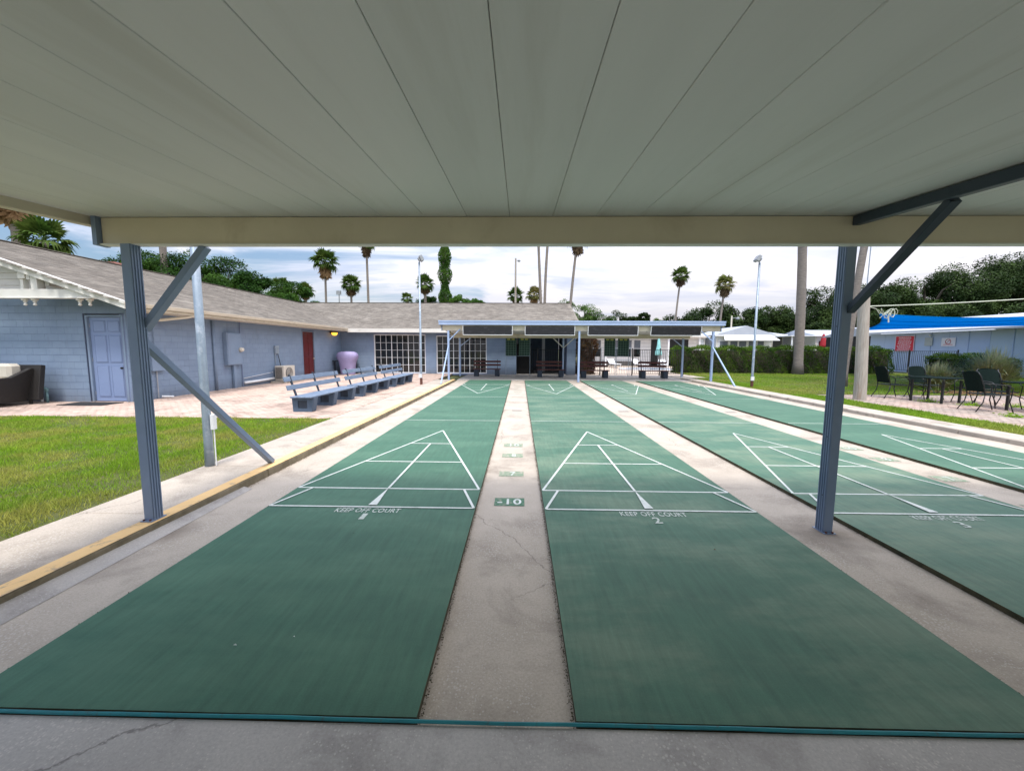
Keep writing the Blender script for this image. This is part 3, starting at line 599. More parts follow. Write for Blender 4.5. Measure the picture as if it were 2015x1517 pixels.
# ------------------------------------------------------------------ club building (left wing + back wing)
EX, EY, EZ, PIT, RD = -10.65, 23.7, 2.835, .341, 6.8
RX, RY, RZ = EX-RD, EY+RD, EZ+RD*PIT
WX, WY, FY = -11.35, 24.3, 10.95
club = thing('club_building', 'long single storey lavender blue block building with brown shingle roofs', 'building', (-11.35, 17, 0))
OPEN_F = [(-12.62, -11.40, .0, 2.585)]                                         # door opening in the front wall (x)
OPEN_S = [(19.86, 21.1, 0, 2.55)]                                              # red door in the side wall (y)
OPEN_B = [(-9.28, -5.98, .05, 2.5), (-5.3, -2.10, .05, 2.44), (-.23, 2.95, 0, 2.9)]    # windows and breezeway in the back wall (x)
def wall_panel(fix, axis, a0, a1, z0, z1, opens, nrm, thick=.2):
    """plain backing cut around openings"""
    cuts = sorted(set([a0, a1]+[o[0] for o in opens]+[o[1] for o in opens]))
    mb = MB()
    for p, q in zip(cuts, cuts[1:]):
        o_ = [o for o in opens if o[0] <= p and o[1] >= q]
        for (u, v) in ([(z0, z1)] if not o_ else [(z0, max(z0, o_[0][2])), (min(z1, o_[0][3]), z1)]):
            if v-u < .01: continue
            if axis == 'x': mb.box(p, min(fix, fix-nrm*thick), u, q, max(fix, fix-nrm*thick), v)
            else: mb.box(min(fix, fix-nrm*thick), p, u, max(fix, fix-nrm*thick), q, v)
    return mb
def blocks(fix, axis, a0, a1, z0, z1, opens, nrm, keep, maxn=300):
    """running bond of painted concrete blocks standing 5 mm proud of the mortar"""
    rows = int((z1-z0)/.2)+1; cells = []
    for j in range(rows):
        u = z0+j*.2; v = min(u+.2, z1)
        if v-u < .03: continue
        p = a0-(.2 if j % 2 else 0)
        while p < a1:
            segs = [(max(p, a0), min(p+.4, a1))]
            for o in opens:
                if v > o[2]+.02 and u < o[3]-.02:
                    ns = []
                    for s0, s1 in segs:
                        if s1 <= o[0] or s0 >= o[1]: ns.append((s0, s1)); continue
                        if s0 < o[0]: ns.append((s0, o[0]))
                        if s1 > o[1]: ns.append((o[1], s1))
                    segs = ns
            for s0, s1 in segs:
                if s1-s0 > .04: cells.append((s0, s1, u, v))
            p += .4
    cells.sort(key=keep); meshes = {}
    rest = MB(); rp = rootpos(club)
    for k, (s0, s1, u, v) in enumerate(cells):
        ln, ht = round(s1-s0, 3), round(v-u, 3); d = .006+random.uniform(-.0012, .0012)
        if k < maxn:
            key = (ln, ht)
            if key not in meshes:
                b = MB(); b.box(.0015, -.02, .005, ln-.0015, .006, ht-.005) if axis == 'x' else b.box(-.02, .0015, .005, .006, ln-.0015, ht-.005)
                if axis == 'x': b.v = [(x, -y if nrm < 0 else y, z) for x, y, z in b.v]
                meshes[key] = b.mesh('wall_block', 'wall')
            o = bpy.data.objects.new('wall_block', meshes[key]); C.objects.link(o); o.parent = club
            o.location = (s0-rp.x, fix-rp.y, u) if axis == 'x' else (fix-rp.x, s0-rp.y, u)
        else:
            if axis == 'x': rest.box(s0+.0015, min(fix, fix+nrm*d), u+.005, s1-.0015, max(fix, fix+nrm*d), v-.005)
            else: rest.box(min(fix, fix+nrm*d), s0+.0015, u+.005, max(fix, fix+nrm*d), s1-.0015, v-.005)
    if rest.v: part('wall_block', rest, 'wall', club, kind='stuff')
part('wall', wall_panel(FY, 'x', -23.5, WX-.2, -.05, 3.02, OPEN_F, -1), 'mortar', club)
part('wall', wall_panel(WX, 'y', FY, WY, -.05, 3.02, OPEN_S, 1), 'mortar', club)
part('wall', wall_panel(WY, 'x', WX, 3.5, -.05, 3.02, OPEN_B, -1), 'mortar', club)
blocks(FY, 'x', -20, WX, .0, 3.0, OPEN_F, -1, lambda c: abs(c[0]+12))
blocks(WX, 'y', FY, WY, .0, 2.80, OPEN_S, 1, lambda c: c[0])
blocks(WY, 'x', WX, 3.5, .0, 2.80, OPEN_B, -1, lambda c: c[0]+11)
# breezeway behind the opening
part('passage_wall', MB().box(-.43, WY+.2, -.05, -.23, 29.5, 2.9), 'mortar', club)
part('passage_wall', MB().box(2.95, WY+.2, -.05, 3.15, 29.5, 2.9), 'mortar', club)
part('passage_wall', MB().box(-.22, 29.5, -.05, 2.94, 29.7, 2.9), 'wall', club)
part('passage_ceiling', MB().box(-.43, WY+.2, 2.9, 3.5, 29.7, 2.95), 'white', club)
part('passage_floor', MB().box(-.23, WY-.0, -.1, 2.95, 29.5, .002), 'concrete2', club)
part('passage_post', MB().box(1.55, 27.2, 0, 1.75, 27.4, 2.9), 'clean', club)
part('storage_cabinet', MB().box(-.2, 24.9, 0, .75, 26.2, 1.95), 'black', club)
# windows: white frames, panes one by one
def window(x0, x1, z0, z1, cols, rows, y, groups):
    f = part('window_frame', MB().box(x0, y+.05, z0, x0+.06, y+.13, z1).box(x1-.06, y+.05, z0, x1, y+.13, z1).box(x0+.061, y+.05, z0, x1-.061, y+.13, z0+.06).box(x0+.061, y+.05, z1-.06, x1-.061, y+.13, z1), 'clean', club)
    cw = (x1-x0-.12)/cols; chh = (z1-z0-.12)/rows
    for i in range(1, cols):
        wd = .036 if i % groups == 0 else .018; xx = x0+.06+cw*i
        part('mullion', MB().box(xx-wd/2, y+.055, z0+.061, xx+wd/2, y+.10, z1-.061), 'clean', f)
    for j in range(1, rows):
        zz_ = z0+.06+chh*j
        part('glazing_bar', MB().box(x0+.061, y+.06, zz_-.009, x1-.061, y+.097, zz_+.009), 'clean', f)
    one = MB().box(-cw/2+.004, 0, -chh/2+.004, cw/2-.004, .01, chh/2-.004).mesh('window_pane', 'glass'); rp = rootpos(club)
    for i in range(cols):
        for j in range(rows):
            o = bpy.data.objects.new('window_pane', one); C.objects.link(o); o.parent = f
            o.location = Vector((x0+.06+cw*(i+.5), y+.105+random.uniform(-.002, .002), z0+.06+chh*(j+.5)))-rp
            o.rotation_euler = (random.gauss(0, .006), 0, random.gauss(0, .01))
window(-9.28, -5.98, .05, 2.5, 9, 5, WY, 3); window(-5.3, -2.10, .05, 2.44, 9, 5, WY, 3)
part('room_interior', MB().box(-11.2, WY+1.6, 0, -1.8, WY+1.7, 2.9), 'black', club)  # black backing and floor put the unlit room's shade into their colour
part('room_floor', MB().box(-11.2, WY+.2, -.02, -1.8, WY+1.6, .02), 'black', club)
# doors
def panel_door(axis, fix, a0, a1, z0, z1, mt, nrm, knob_side, frame_mt, knob_mt='black'):
    def B(mb, p, q, u, v, d0, d1):
        lo, hi = min(fix+nrm*d0, fix+nrm*d1), max(fix+nrm*d0, fix+nrm*d1)
        return mb.box(p, lo, u, q, hi, v) if axis == 'x' else mb.box(lo, p, u, hi, q, v)
    fr = MB(); B(fr, a0-.06, a0, z0, z1+.05, -.10, .015); B(fr, a1, a1+.06, z0, z1+.05, -.10, .015); B(fr, a0+.0005, a1-.0005, z1, z1+.05, -.10, .015)
    part('door_frame', fr, frame_mt, club, bev=.004)
    d = part('door', B(MB(), a0+.006, a1-.006, z0+.01, z1-.006, -.09, -.05), mt, club)
    W_ = a1-a0; H_ = z1-z0
    for c0, c1 in ((.12, .45), (.55, .88)):
        for r0, r1 in ((.06, .42), (.47, .78), (.83, .95)):
            mb = MB(); B(mb, a0+c0*W_, a0+c1*W_, z0+r0*H_, z0+r1*H_, -.0495, -.034); o = part('door_panel', mb, mt, d, bev=.012)
            p, q, u, v = a0+c0*W_-.018, a0+c1*W_+.018, z0+r0*H_-.018, z0+r1*H_+.018
            m2 = MB(); B(m2, p, q, u, u+.012, -.0497, -.041); B(m2, p, q, v-.012, v, -.0497, -.041); B(m2, p, p+.012, u+.0125, v-.0125, -.0497, -.041); B(m2, q-.012, q, u+.0125, v-.0125, -.0497, -.041)
            part('panel_moulding', m2, mt, d)
    kx = a1-.09 if knob_side > 0 else a0+.09; kz = z0+.40*H_
    c = (kx, fix+nrm*.0, kz) if axis == 'x' else (fix+nrm*.0, kx, kz)
    q = Vector((0, nrm, 0)) if axis == 'x' else Vector((nrm, 0, 0)); c = Vector(c)
    part('door_knob', MB().tube([c-q*.05, c-q*.01, c+q*.0, c+q*.03, c+q*.045], [.015, .013, .03, .034, .015], 10), knob_mt, d, smooth=True)
    hp = a0+.004 if knob_side > 0 else a1-.004
    for k in (.1, .5, .9):
        mb = MB(); B(mb, hp-.006, hp+.006, z0+k*H_-.05, z0+k*H_+.05, -.05, -.035); part('hinge', mb, 'grey', d)
panel_door('x', FY, -12.50, -11.50, .04, 2.50, 'doorblue', -1, 1, 'wall')
panel_door('y', WX, 19.93, 21.03, .10, 2.48, 'reddoor', 1, 1, 'wall', 'cream')
# roofs
def shingles(fn, u0, u1, v0, v1, clip, near, normal, name='shingle', roof_parent=None):
    """fn(u,v)->(x,y,z): u along the eave, v up the slope (plan metres)"""
    tw, ex = .30, .135; cells = []
    nv = int((v1-v0)/ex)
    for j in range(nv):
        v = v0+j*ex; u = u0-(j*.113 % tw)
        while u < u1:
            if clip(u+tw/2, v+ex/2): cells.append((u, v))
            u += tw
    def quad(mb, u, v, lift, off=Vector((0, 0, 0))):
        w_ = tw-.006
        a = Vector(fn(u, v-.01)); b = Vector(fn(u+w_, v-.01)); c = Vector(fn(u+w_, v+ex+.02)); d = Vector(fn(u, v+ex+.02)); n_ = normal
        L0 = .012+lift; L1 = .003
        vs_ = [a+n_*L0, b+n_*L0, c+n_*L1, d+n_*L1, a-n_*.002, b-n_*.002, c-n_*.002, d-n_*.002]
        mb.add([p-off for p in vs_], [(0, 1, 2, 3), (4, 5, 1, 0), (5, 6, 2, 1), (7, 4, 0, 3)])
    cells.sort(key=near); rp = rootpos(club)
    one = MB(); o0 = Vector(fn(0, 0)); quad(one, 0, 0, .002, o0); me = one.mesh(name, 'shingle')
    for (u, v) in cells[:300]:
        o = bpy.data.objects.new(name, me); C.objects.link(o); o.parent = roof_parent; p = Vector(fn(u, v)); o.location = p-rp+normal*random.uniform(0, .003)
    rest = MB()
    for (u, v) in cells[300:]: quad(rest, u, v, random.uniform(-.001, .004))
    o = part(name, rest, 'shingle', roof_parent, kind='stuff')
nl = Vector((PIT, 0, 1)).normalized(); nb_ = Vector((0, -PIT, 1)).normalized()
RF = 10.32
deck = MB(); deck.add([(EX, RF, EZ), (EX, EY, EZ), (RX, RY, RZ), (RX, RF, RZ)], [(0, 1, 2, 3)])
deck.add([(RX, RF, RZ), (RX, RY, RZ), (RX-RD, RY+RD, EZ), (RX-RD, RF, EZ)], [(0, 1, 2, 3)])
deck.add([(EX, RF, EZ-.10), (EX, EY, EZ-.10), (RX, RY, RZ-.10), (RX, RF, RZ-.10)], [(3, 2, 1, 0)])
left_roof = part('roof', deck, 'shingle', club)
GX = 3.85
deck = MB(); deck.add([(EX, EY, EZ), (GX, EY, EZ), (GX, RY, RZ), (RX, RY, RZ)], [(0, 1, 2, 3)])
deck.add([(RX, RY, RZ), (GX, RY, RZ), (GX, RY+RD, EZ), (RX-RD, RY+RD, EZ)], [(0, 1, 2, 3)])
deck.add([(EX, EY, EZ-.10), (GX, EY, EZ-.10), (GX, RY, RZ-.10), (RX, RY, RZ-.10)], [(3, 2, 1, 0)])
back_roof = part('roof', deck, 'shingle', club)
shingles(lambda u, v: (EX-v, u, EZ+PIT*v), RF, RY, 0, RD, lambda u, v: u-EY < v, lambda c: (c[0]-RF)+c[1]*.7, nl, roof_parent=left_roof)
shingles(lambda u, v: (u, EY+v, EZ+PIT*v), EX-RD, GX, 0, RD, lambda u, v: (EX-u) < v and u < GX-.1, lambda c: abs(c[0]+6)+c[1]*1.0, nb_, roof_parent=back_roof)
# ridge caps
for (a, b, nm) in (((RX, RF, RZ+.02), (RX, RY, RZ+.02), left_roof), ((RX, RY, RZ+.02), (GX, RY, RZ+.02), back_roof)):
    part('ridge_cap', MB().bar(a, b, .22, .02), 'shingle', nm)
# eaves: gutter on the left wing, fascia on the back wing, soffits
gut = MB(); prof = [(0, 0), (.03, -.105), (.10, -.105), (.135, -.02), (.135, 0), (.125, 0), (.118, -.02), (.09, -.09), (.04, -.09), (.015, 0)]
gm = Matrix(((1, 0, 0, EX-.005), (0, 0, 1, RF-.05), (0, 1, 0, EZ+.01), (0, 0, 0, 1)))
gut.prism(prof, EY-RF-.1, gm); part('gutter', gut, 'cream', left_roof)
part('fascia_board', MB().box(EX-.03, RF, EZ-.17, EX-.006, EY, EZ-.006), 'cream', left_roof)
part('soffit', MB().box(WX+.001, FY, EZ-.18, EX-.006, EY+.6, EZ-.172), 'cream', left_roof)
part('fascia_board', MB().box(EX, EY-.03, EZ-.24, GX, EY-.002, EZ-.005), 'white', back_roof)
part('soffit', MB().box(EX, EY-.001, EZ-.20, GX, WY-.001, EZ-.19), 'homegrey', back_roof)
# downspout elbow at the near corner
part('downspout', MB().tube([(-10.62, 12.62, 2.70), (-10.75, 12.35, 2.60), (-11.05, 11.75, 2.47), (-11.28, 11.25, 2.40), (-11.30, 11.05, 2.3), (-11.30, 11.05, .15)], .042, 8), 'cream', club, smooth=True)
# front gable: lap siding, rake boards, tie beam, struts, turned drops
for k in range(11):
    z_ = 3.03+k*.175; xr = EX-(z_+.17+.13-EZ)/PIT; 
    if z_ > RZ-.25: break
    part('siding_board', MB().add([(RX-(xr-RX)+.0, FY-.03, z_), (xr, FY-.03, z_), (xr, FY-.012, z_+.17), (RX-(xr-RX), FY-.012, z_+.17), (RX-(xr-RX), FY+.02, z_), (xr, FY+.02, z_), (xr, FY+.02, z_+.17), (RX-(xr-RX), FY+.02, z_+.17)],
        [(0, 1, 2, 3), (0, 4, 5, 1), (1, 5, 6, 2), (3, 2, 6, 7), (0, 3, 7, 4)]), 'white', club)
part('gable_wall', MB().add([(RX*2-EX, FY+.021, EZ-.05), (EX-.2, FY+.021, EZ-.05), (RX, FY+.021, RZ-.1)], [(0, 1, 2)]), 'white', club)
for sgn in (1, -1):
    ex_ = EX if sgn > 0 else 2*RX-EX
    def rk(zo0, zo1, y0, y1):
        return MB().add([(ex_, y0, EZ+zo0), (ex_, y1, EZ+zo0), (RX, y1, RZ+zo0), (RX, y0, RZ+zo0), (ex_, y0, EZ+zo1), (ex_, y1, EZ+zo1), (RX, y1, RZ+zo1), (RX, y0, RZ+zo1)],
            [(0, 1, 2, 3), (4, 7, 6, 5), (0, 4, 5, 1), (1, 5, 6, 2), (2, 6, 7, 3), (3, 7, 4, 0)])
    part('rake_board', rk(-.17, -.045, RF-.05, RF-.01), 'white', left_roof); part('rake_trim', rk(-.044, .04, RF-.075, RF-.005), 'white', left_roof)
part('tie_beam', MB().prism([(-24, 2.965), (-11.15, 2.965), (-12.0, 3.19), (-24, 3.19)], .12, Matrix(((1, 0, 0, 0), (0, 0, 1, 10.34), (0, 1, 0, 0), (0, 0, 0, 1)))).box(-24, 10.30, 2.94, -11.2, 10.47, 2.964), 'white', club, bev=.006)
for (x0, x1, z0, z1, y0, y1) in ((-13.62, -13.42, 3.47, 3.66, 10.34, 10.5), (-13.60, -13.52, 3.191, 3.469, 10.37, 10.5), (-13.30, -13.12, 3.191, 3.56, 10.36, 10.52), (-13.42, -13.30, 3.191, 3.58, 10.6, 10.70)):
    part('strut', MB().box(x0, y0, z0, x1, y1, z1), 'white', club, bev=.006)
part('outlooker', MB().box(-13.40, 10.36, 3.45, -13.31, 10.93, 3.60), 'white', club); part('outlooker', MB().box(-13.10, 10.52, 3.3, -12.98, 10.93, 3.48), 'white', club)
drop = [(.0, -.19), (.03, -.185), (.042, -.16), (.03, -.135), (.018, -.12), (.045, -.09), (.03, -.07), (.05, -.05), (.075, -.045), (.075, 0), (0, 0)]
for xx in (-13.55, -13.28, -12.02, -11.74, -15.1, -15.4): part('turned_drop', MB().lathe(drop, (xx, 10.40, 2.939), 14), 'white', club, smooth=True)
# roof vent, utilities
part('roof_vent', MB().prism([(0, 0), (.7, 0), (.5, .32), (.15, .32)], .6, Matrix(((1, 0, 0, RX-1.0), (0, 0, 1, 17.0), (0, 1, 0, RZ-.1), (0, 0, 0, 1)))), 'redroof', club)
t = thing('electric_meter_box', 'tall lavender electric meter box with round glass meter on the side wall', 'meter box', (WX, 14.9, 0))
part('cabinet', MB().box(WX+.008, 14.5, .95, WX+.17, 15.28, 2.2), 'wall', t, bev=.01); part('cabinet_door', MB().box(WX+.171, 14.53, .98, WX+.182, 15.25, 2.17), 'wall', t, bev=.004)
part('meter', MB().tube([(WX+.18, 15.16, 1.55), (WX+.24, 15.16, 1.55), (WX+.30, 15.16, 1.55), (WX+.31, 15.16, 1.55)], [.09, .09, .07, .03], 16), 'ac', t, smooth=True)
part('conduit', MB().box(WX+.03, 14.86, .02, WX+.11, 15.0, .949), 'wall', t); part('conduit', MB().tube([(WX+.05, 14.02, .02), (WX+.05, 14.02, 2.6)], .045, 8), 'wall', t, smooth=True)
part('conduit', MB().tube([(WX+.04, 15.4, .02), (WX+.04, 15.4, 2.66)], .015, 6), 'mortar', t)
t = thing('wall_junction_box', 'small lavender utility box with thin pipe near the building corner', 'utility box', (WX, 11.8, 0))
part('cabinet', MB().box(WX+.008, 11.5, .90, WX+.13, 11.95, 1.42), 'wall', t, bev=.006); part('conduit', MB().tube([(WX+.05, 11.7, .04), (WX+.05, 11.7, .90)], .016, 6), 'grey', t); part('conduit', MB().tube([(WX+.05, 11.7, 1.42), (WX+.05, 11.7, 2.6)], .016, 6), 'wall', t)
part('pipe_stub', MB().tube([(WX+.1, 11.75, .1), (WX+.30, 11.95, .07)], .03, 8), 'clean', t)
solo('wall_pipe', MB().tube([(WX+.07, 15.45, .20), (WX+.08, 16.3, .21), (WX+.09, 17.3, .24)], .055, 10).tube([(WX+.05, 15.45, .38), (WX+.06, 17.3, .52)], .012, 6), 'clean', 'thick white pipe with thin line running low along the side wall', 'pipe', (WX, 16.4, .2), smooth=True)
t = thing('air_conditioner', 'beige outdoor air conditioner unit on a slab by the side wall', 'air conditioner', (-11.0, 17.8, 0))
part('base_slab', MB().box(WX+.05, 17.1, .02, -10.6, 18.6, .11), 'kerb', t, bev=.01); cs = part('casing', MB().box(WX+.10, 17.38, .13, -10.83, 18.25, .80), 'ac', t, bev=.012)
for k in range(12): part('grille_slat', MB().box(WX+.14+k*.026, 17.365, .20, WX+.15+k*.026, 17.379, .73), 'homegrey', cs)
part('fan_grille', MB().tube([(-10.829, 17.78, .46), (-10.80, 17.78, .46)], .26, 24), 'homegrey', cs)
for k in range(5): part('fan_ring', MB().tube([(-10.795, 17.78+(.06+.045*k)*math.cos(q*.3927), .46+(.06+.045*k)*math.sin(q*.3927)) for q in range(17)], .006, 4), 'ac', cs)
for yy in (17.45, 18.1): part('foot', MB().box(WX+.14, yy, .111, -10.87, yy+.06, .129), 'black', t)
t = thing('disconnect_switch', 'small grey switch box above the air conditioner', 'switch box', (WX, 17.65, 1.3)); part('cabinet', MB().box(WX+.008, 17.52, 1.35, WX+.10, 17.78, 1.72), 'galv', t, bev=.006)
part('conduit', MB().tube([(WX+.04, 17.56, .85), (WX+.04, 17.56, 1.35)], .018, 6), 'galv', t); part('conduit', MB().tube([(WX+.06, 17.72, 1.35), (WX+.09, 17.76, 1.1), (WX+.12, 17.8, .8)], .014, 6), 'metalblk', t)
t = thing('wall_lamp', 'amber glowing lamp under the eave beside the maroon door', 'lamp', (WX, 22.9, 2.4))
part('bracket', MB().box(WX+.01, 22.82, 2.50, WX+.10, 22.98, 2.62), 'metalblk', t); part('shade', MB().lathe([(.02, .20), (.19, .17), (.21, .12), (.20, .11)], (WX+.26, 22.9, 2.42), 16), 'metalblk', t, smooth=True)
part('globe', MB().lathe([(0, -.06), (.09, -.045), (.15, .02), (.175, .12), (.0, .15)], (WX+.26, 22.9, 2.42), 16), 'amber', t, smooth=True)
# covered grill in the corner
t = thing('covered_grill', 'barbecue grill under a lavender cover in the building corner', 'grill', (-10.45, 23.1, 0))
cv = MB(); o = 0; lv = [(.03, .42, .27), (.5, .44, .28), (.82, .50, .32), (.98, .60, .35), (1.14, .63, .36), (1.30, .56, .31), (1.38, .42, .22), (1.40, .1, .06)]
n_ = 28
for z_, a, b in lv:
    for k in range(n_):
        th = 2*math.pi*k/n_; c_, s_ = math.cos(th), math.sin(th); q = (abs(c_)**3.2+abs(s_)**3.2)**(-1/3.2); wr = 1+.025*math.sin(k*2.9+z_*3)*(z_ < 1.2)
        cv.v.append((-10.45+c_*q*a*wr, 23.1+s_*q*b*wr, z_+.02))
for i in range(len(lv)-1):
    for k in range(n_): cv.f.append((i*n_+k, i*n_+(k+1) % n_, (i+1)*n_+(k+1) % n_, (i+1)*n_+k)); cv.mi.append(0)
cv.f.append(tuple((len(lv)-1)*n_+k for k in range(n_))); cv.mi.append(0)
part('cover', cv, 'cover', t, smooth=True); part('side_shelf', MB().box(-11.30, 22.9, .82, -11.06, 23.3, .86), 'metalblk', t); part('leg', MB().box(-11.24, 23.05, .03, -11.2, 23.1, .82), 'metalblk', t); part('wheel', MB().tube([(-11.12, 22.85, .13), (-11.07, 22.85, .13)], .1, 14), 'metalblk', t)
solo('black_bin', MB().prism([(-.3, -.25), (.3, -.25), (.3, .25), (-.3, .25)], .95, Matrix.Translation((-10.6, 23.85, .03))).box(-10.93, 23.57, .98, -10.27, 24.13, 1.03), 'metalblk', 'black storage bin behind the lavender grill cover', 'bin', (-10.6, 23.85, .03))
# door mat, backflow valve, wicker sofa
t = solo('door_mat', MB().box(-12.72, 10.17, .032, -11.45, 10.78, .05), 'mat', 'black rubber door mat lying outside the lavender door', 'mat', (-12.1, 10.5, .03), bev=.006)
t = thing('backflow_valve', 'teal and white pipe valve standing against the front wall', 'valve', (-13.72, 10.72, .03))
for xx in (-13.80, -13.64): part('pipe', MB().tube([(xx, 10.72, .03), (xx, 10.72, .36)], .028, 10), 'clean' if xx < -13.7 else 'teal', t, smooth=True)
part('valve_body', MB().tube([(-13.86, 10.72, .42), (-13.74, 10.72, .44), (-13.72, 10.72, .44), (-13.60, 10.72, .40)], [.03, .055, .055, .03], 10).tube([(-13.80, 10.72, .35), (-13.80, 10.72, .46)], .035, 8).tube([(-13.64, 10.72, .34), (-13.64, 10.72, .42)], .04, 8), 'teal', t, smooth=True)
part('handle', MB().box(-13.88, 10.69, .53, -13.70, 10.72, .545).tube([(-13.79, 10.71, .44), (-13.79, 10.71, .535)], .008, 6), 'teal', t)
part('test_cock', MB().tube([(-13.66, 10.66, .50), (-13.66, 10.60, .50)], .015, 6).tube([(-13.72, 10.66, .46), (-13.72, 10.59, .44)], .012, 6), 'galv', t)
t = thing('wicker_sofa', 'black wicker sofa with cream back cushion against the blue wall', 'sofa', (-14.6, 10.1, .03))
mx = Matrix(((0, 0, 1, -15.9), (1, 0, 0, 0), (0, 1, 0, .03), (0, 0, 0, 1)))
part('back_frame', MB().prism([(10.35, .12), (10.48, .12), (10.62, 1.08), (10.50, 1.10)], 2.45, mx), 'wicker', t, bev=.01)
part('seat_base', MB().box(-15.9, 9.65, .15, -13.75, 10.4, .45), 'wicker', t, bev=.02)
arm = MB().prism([(9.62, .10), (10.40, .10), (10.52, .98), (10.42, 1.02), (9.95, .78), (9.60, .76), (9.56, .68)], .12, Matrix(((-.10, .16, 1, -13.83+.6), (1, 0, 0, 0), (0, 1, 0, .03), (0, 0, 0, 1))))
arm.v = [(x-(9.9*-.10)-.62, y, z) for x, y, z in arm.v]; part('arm', arm, 'wicker', t, bev=.02)
part('seat_cushion', MB().box(-15.8, 9.62, .451, -13.80, 10.30, .60), 'cushion', t, bev=.04)
part('back_cushion', MB().box(-15.8, 10.05, .75, -13.78, 10.36, 1.17), 'cushion', t, bev=.07)
for xx in (-13.72, -15.8):
    for yy in (9.68, 10.38): part('leg', MB().box(xx-.03, yy, .0, xx+.03, yy+.05, .149), 'wicker', t)

# ------------------------------------------------------------------ blue benches along the patio
def make_bench():
    t = thing('slat_bench', '', 'bench', (-5.45, 9.35, .03), group='slate blue benches along the patio edge')
    P = lambda n_, mb, mt, par=None, **k: part(n_, mb, mt, par or t, local=True, **k)
    for yy in (.15, 1.25, 2.45):
        poly = [(-.27, 0), (.20, 0), (.27, .36), (-.30, .36)]
        mx = Matrix(((1, 0, 0, 0), (0, 0, 1, yy), (0, 1, 0, 0), (0, 0, 0, 1)))
        # block with a recessed panel: outer shell pieces round a sunk face
        mb = MB(); mb.prism(poly, .20, mx)
        ped = P('pedestal', mb, 'benchblk', bev=.012)
        fr = MB(); y_ = yy-.022
        fr.prism([(-.27, 0), (.20, 0), (.215, .09), (-.275, .09)], .021, Matrix(((1, 0, 0, 0), (0, 0, 1, y_), (0, 1, 0, 0), (0, 0, 0, 1))))
        fr.prism([(-.288, .285), (.257, .285), (.27, .36), (-.30, .36)], .021, Matrix(((1, 0, 0, 0), (0, 0, 1, y_), (0, 1, 0, 0), (0, 0, 0, 1))))
        fr.prism([(-.275, .091), (-.145, .091), (-.145, .284), (-.288, .284)], .021, Matrix(((1, 0, 0, 0), (0, 0, 1, y_), (0, 1, 0, 0), (0, 0, 0, 1))))
        fr.prism([(.095, .091), (.215, .091), (.257, .284), (.095, .284)], .021, Matrix(((1, 0, 0, 0), (0, 0, 1, y_), (0, 1, 0, 0), (0, 0, 0, 1))))
        P('panel_rim', fr, 'benchblk', ped); P('recess_shade', MB().box(-.144, yy-.008, .092, .094, yy-.001, .283), 'darkblk', ped)  # darker plate paints shade into the sunk face so the recess shows
        P('back_support', MB().bar((-.22, yy+.08, .36), (-.40, yy+.08, .93), .035, .05, (0, 1, 0)), 'darkblk')
    for k, (x0, x1) in enumerate(((-.27, -.10), (-.085, .085), (.10, .26))): P('seat_slat', MB().box(x0, 0, .362, x1, 2.8, .398), 'bench', bev=.008)
    for (xa, za) in ((-.315, .615), (-.385, .825)):
        P('back_slat', MB().bar((xa+.02, -.05, za), (xa+.02, 2.75, za+.0), .125, .03, (0.95, 0, .3)), 'bench', bev=.006)
    return t
b0 = make_bench(); b0['label'] = 'slate blue slatted bench with block legs, nearest the lawn'
copy_tree(b0, loc=(-5.42, 12.45, .03), label='slate blue slatted bench standing between the two other blue benches')
copy_tree(b0, loc=(-5.38, 15.62, .03), label='slate blue slatted bench farthest along the patio, near the tall pole')

# ------------------------------------------------------------------ maroon benches under the far canopy
def make_red():
    t = thing('maroon_bench', '', 'bench', (0, 0, 0), group='maroon benches under the far canopy')
    P = lambda n_, mb, mt, **k: part(n_, mb, mt, t, local=True, **k)
    for sx in (-.62, .62):
        P('pedestal', MB().box(sx-.13, -.25, 0, sx+.13, .25, .40), 'darkblk', bev=.01)
        P('back_support', MB().bar((sx, .2, .42), (sx, .34, .98), .03, .03), 'metalblk')
    for y0 in (-.25, -.07, .11): P('seat_slat', MB().box(-.82, y0, .402, .82, y0+.15, .44), 'redbench', bev=.006)
    for (yy, zz_) in ((.245, .66), (.285, .86)): P('back_slat', MB().bar((-.82, yy, zz_), (.82, yy, zz_), .03, .11, (0, .25, 1)), 'redbench', bev=.006)
    return t
r0 = make_red(); r0.location = (-1.97, 22.85, 0); r0['label'] = 'maroon slatted bench in front of the second club window'
copy_tree(r0, loc=(1.78, 22.5, 0), label='maroon slatted bench in front of the dark passage opening')
copy_tree(r0, loc=(4.25, 22.0, 0), label='maroon slatted bench by the bronze shrub and pool fence')
copy_tree(r0, loc=(7.60, 22.0, 0), label='maroon slatted bench in front of the pool, by the hedge')

# ------------------------------------------------------------------ scoreboards
def scoreboard(x0, label):
    t = thing('scoreboard', label, 'scoreboard', (x0+.7, 23.1, 0), group='green scoreboards on pole stands')
    for bx_ in (x0, x0+.80):
        b = part('board', MB().box(bx_, 23.0, 1.22, bx_+.64, 23.03, 2.28), 'board', t)
        g_ = MB()
        for k in range(5): g_.box(bx_+.02+k*.15-.005, 22.99, 1.22, bx_+.02+k*.15+.005, 22.999, 2.28)
        for k in range(8): g_.box(bx_, 22.985, 1.24+k*.14-.005, bx_+.64, 22.9895, 1.24+k*.14+.005)
        part('grid', g_, 'gridline', b)
        for q in (.1, .36): part('number_card', MB().box(bx_+q, 22.975, 2.15, bx_+q+.17, 22.984, 2.23), 'tagyel', b)
    for px_ in (x0+.02, x0+1.46): part('pole', MB().tube([(px_, 23.04, 0), (px_, 23.04, 2.35)], .018, 6), 'galv', t)
    for zz_ in (1.2, 2.3): part('rail', MB().tube([(x0, 23.05, zz_), (x0+1.48, 23.05, zz_)], .014, 6), 'galv', t)
